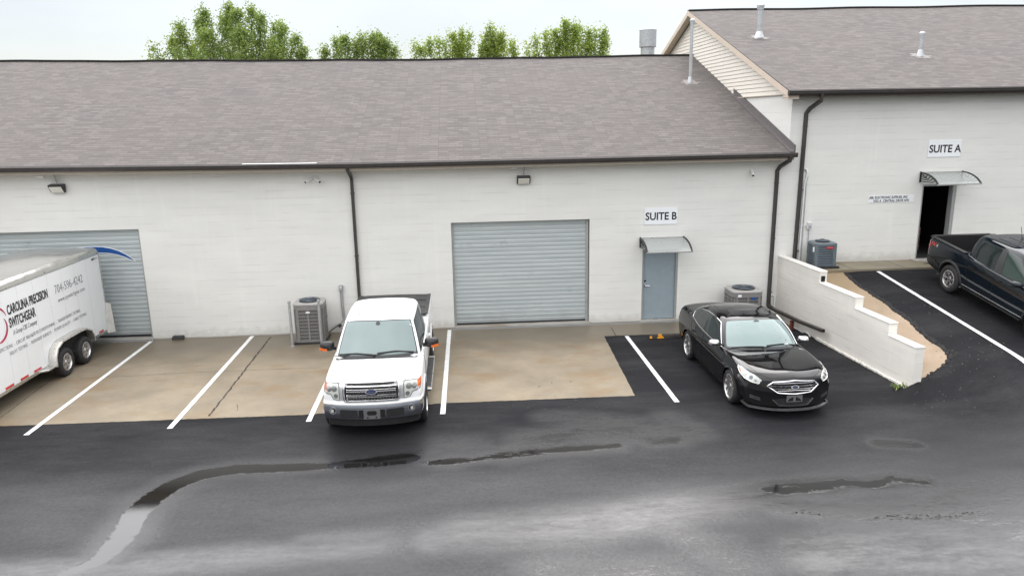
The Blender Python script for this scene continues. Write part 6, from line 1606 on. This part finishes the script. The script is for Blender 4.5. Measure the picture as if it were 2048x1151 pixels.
lev = gh([
 [(1.32, 0, 1.06), (1.28, .42, 1.06), (1.10, .76, 1.05), (1.0, .83, 1.045), (.02, .86, 1.075), (-.90, .85, 1.10), (-1.13, .80, 1.12), (-1.17, .42, 1.13), (-1.18, 0, 1.13)],
 [(.98, 0, 1.37), (.94, .39, 1.365), (.80, .69, 1.35), (.70, .755, 1.34), (-.02, .80, 1.37), (-.92, .79, 1.38), (-1.12, .73, 1.39), (-1.16, .39, 1.40), (-1.17, 0, 1.40)],
 [(.58, 0, 1.665), (.55, .36, 1.66), (.45, .60, 1.635), (.38, .66, 1.62), (-.06, .70, 1.65), (-.90, .69, 1.64), (-1.08, .63, 1.63), (-1.12, .36, 1.65), (-1.13, 0, 1.655)],
 [(.47, 0, 1.705), (.44, .33, 1.70), (.35, .54, 1.685), (.28, .60, 1.675), (-.06, .64, 1.70), (-.86, .63, 1.69), (-1.01, .57, 1.685), (-1.05, .33, 1.695), (-1.06, 0, 1.70)],
 [(.2, 0, 1.725), (.18, .12, 1.725), (.12, .2, 1.725), (.05, .22, 1.725), (-.1, .22, 1.728), (-.45, .22, 1.722), (-.6, .2, 1.715), (-.62, .12, 1.715), (-.63, 0, 1.715)]])
c.glasshouse(lev, M_pn, [
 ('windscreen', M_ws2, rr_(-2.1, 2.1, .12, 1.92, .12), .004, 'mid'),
 ('window_edge', M_frit, [(2.98, .10), (4.0, .11), (4.84, .12), (4.96, .5), (4.92, 1.80), (4.0, 1.86), (3.1, 1.78), (3.0, 1.2)], .002, 'both')])
for sd in (1, -1):
    sfn = lambda a, b_, sd=sd: c.sf(a, b_, .005, sd)
    c.patch('side_window', [(3.04, .18), (3.88, .18), (3.88, 1.76), (3.2, 1.68), (3.05, 1.2)], sfn, glass_mat('front_door_glass', (.035, .055, .048), 1.45, .03), None, 5)
    c.patch('side_window', [(4.16, .18), (4.80, .20), (4.90, .5), (4.86, 1.70), (4.16, 1.78)], sfn, M_sideg, None, 5)
    c.patch('door_pillar', [(3.90, .12), (4.13, .12), (4.13, 1.82), (3.90, 1.82)], lambda a, b_, sd=sd: c.sf(a, b_, .007, sd), M_pillar, None, 3)
    c.line('belt_chrome', [(2.95, .05), (4.0, .05), (5.05, .07)], lambda a, b_, sd=sd: c.sf(a, b_, .012, sd), plain('pale_belt_trim', (.30, .34, .40), .15, .8), None, sub=.1, sq=(.012, .008))
    sdl = lambda x, z, sd=sd: c.side(x, z, sd, .001)
    for pts in ([(1.08, 1.03), (1.06, .60), (1.0, .40)], [(.0, 1.06), (.0, .40)], [(-.95, 1.09), (-.98, .85), (-.88, .62), (-.78, .40)], [(-1.17, 1.14), (-1.17, .95)], [(-.78, .395), (1.0, .395)]): c.line('door_gap', pts, sdl, M_void, None, .0045)
    for x in (.14, -.78): mb = MB(); p = c.side(x, .965, sd, .014); mb.tube([p+Vector((-.10, 0, 0)), p+Vector((0, sd*.014, 0)), p+Vector((.10, 0, 0))], 0, sq=(.014, .009)); mb.build('door_handle', M_pn, t, smooth=60)
    for ax_ in (1.538, -1.538): arch_lip(c, ax_, .425, .425, .49, plain('cladding', (.022, .023, .024), .5), .020, sd)
    c.line('rocker_cladding', [(-1.05, .36), (1.05, .36)], lambda x, z, sd=sd: c.side(x, z, sd, .012), M_black, None, sq=(.045, .014))
    c.line('rocker_highlight', [(-1.05, .425), (1.05, .425)], lambda x, z, sd=sd: c.side(x, z, sd, .010), M_greymet, None, sq=(.006, .004))
    mirror(c, sd, .80, .86, 1.10, 1.13, .22, .15, (M_pn,), False, .14)
    tl = c.patch('tail_light', [(-2.62, .80), (-2.53, .79), (-2.50, .95), (-2.52, 1.10), (-2.62, 1.12)], lambda x, z, sd=sd: c.side(x, z, sd, .006), M_red, None, 3)
    c.patch('reverse_lamp', [(-2.61, .91), (-2.55, .91), (-2.55, .99), (-2.61, .99)], lambda x, z, sd=sd: c.side(x, z, sd, .010), M_signw, tl, 2)
    mb = MB(); mb.tube([(-2.58, sd*.845, 1.192), (-1.22, sd*.845, 1.192), (-1.16, sd*.845, 1.20)], 0, sq=(.055, .012)); mb.build('bed_rail_cap', M_black, t, bevel=.008)
    c.patch('bumper_side', [(-2.64, .40), (-2.05, .40), (-2.0, .56), (-2.2, .66), (-2.64, .70)], lambda x, z, sd=sd: c.side(x, z, sd, .010), M_black, None, 3)
mb = MB(); mb.box((-2.66, -.80, 1.175), (-2.56, .80, 1.20)); mb.build('tailgate_cap', M_black, t, bevel=.01)
mb = MB(); mb.box((-2.545, -.76, .745), (-1.205, .76, .76))
for y in np.arange(-.70, .71, .10): mb.box((-2.53, y-.02, .76), (-1.22, y+.02, .772))
mb.box((-2.548, -.762, .745), (-2.535, .762, 1.17)); mb.box((-1.215, -.762, .745), (-1.202, .762, 1.17)); mb.box((-2.545, -.763, .745), (-1.205, -.75, 1.17)); mb.box((-2.545, .75, .745), (-1.205, .763, 1.17))
mb.build('bed_liner', plain('bed_liner', (.010, .010, .011), .75, var=.3, scale=20, bmp=.3), t)
# side lettering reads FX4 on the bed side the photo shows (right side, facing -y)
def decal_text(body, size, x, z, mt, sxx, sh=.25):
    M = Matrix.Translation((x, -.9215, z)) @ Matrix.Rotation(R(90), 4, 'X')
    tm = text_mb(body, size, M, .003, .004, 'LEFT', sxx, sh)
    tm.v = [(p[0], c.side(p[0], p[2], -1, .003+(.003 if p[1] < -.9215 else 0)).y, p[2]) for p in tm.v]
    return tm.build('lettering', mt, t)
decal_text('FX', .13, -2.47, 1.00, plain('decal_red', (.55, .05, .05), .4), 1.2); decal_text('4', .13, -2.27, 1.00, M_greymet, 1.2)
rt = lambda x, y, off: c.gtop(x, y, off)
for y in (-.42, -.14, .14, .42): c.line('roof_rib', [(-.75, y), (.15, y)], lambda x, yy_: rt(x, yy_, .002), plain('roof_seam', (.03, .035, .05), .3), None, sq=(.012, .005))
p = rt(-.55, 0, 0); mb = MB(); mb.cyl(p, p+Vector((0, 0, .03)), .04, 14, .02); mb.tube([p+Vector((0, 0, .02)), p+Vector((-.12, 0, .28))], .006, 6); mb.build('antenna', M_black, t)
c.patch('sunroof', [(.30, -.34), (.30, .34), (-.05, .36), (-.05, -.36)], lambda x, y: rt(x, y, .004), M_frit, None, 3)
for sd in (1, -1):
    hb = c.patch('headlight', [(sd*.60, .84), (sd*.84, .84), (sd*.85, .93), (sd*.60, .93)], lambda y, z: c.front(y, z, .006), M_lamp, None, 3)
g_ = c.patch('grille', [(-.57, .62), (.57, .62), (.58, .92), (-.58, .92)], lambda y, z: c.front(y, z, .004), M_void, None, 3)
for z in (.70, .78, .86): c.line('grille_bar', [(-.55, z), (.55, z)], lambda y, zz: c.front(y, zz, .012), M_black, g_, .012)
for x, y in ((1.538, .80), (1.538, -.80), (-1.538, .80), (-1.538, -.80)): wheel(t, x, y, .365, .235, 1 if y > 0 else -1, .225, 'maverick')
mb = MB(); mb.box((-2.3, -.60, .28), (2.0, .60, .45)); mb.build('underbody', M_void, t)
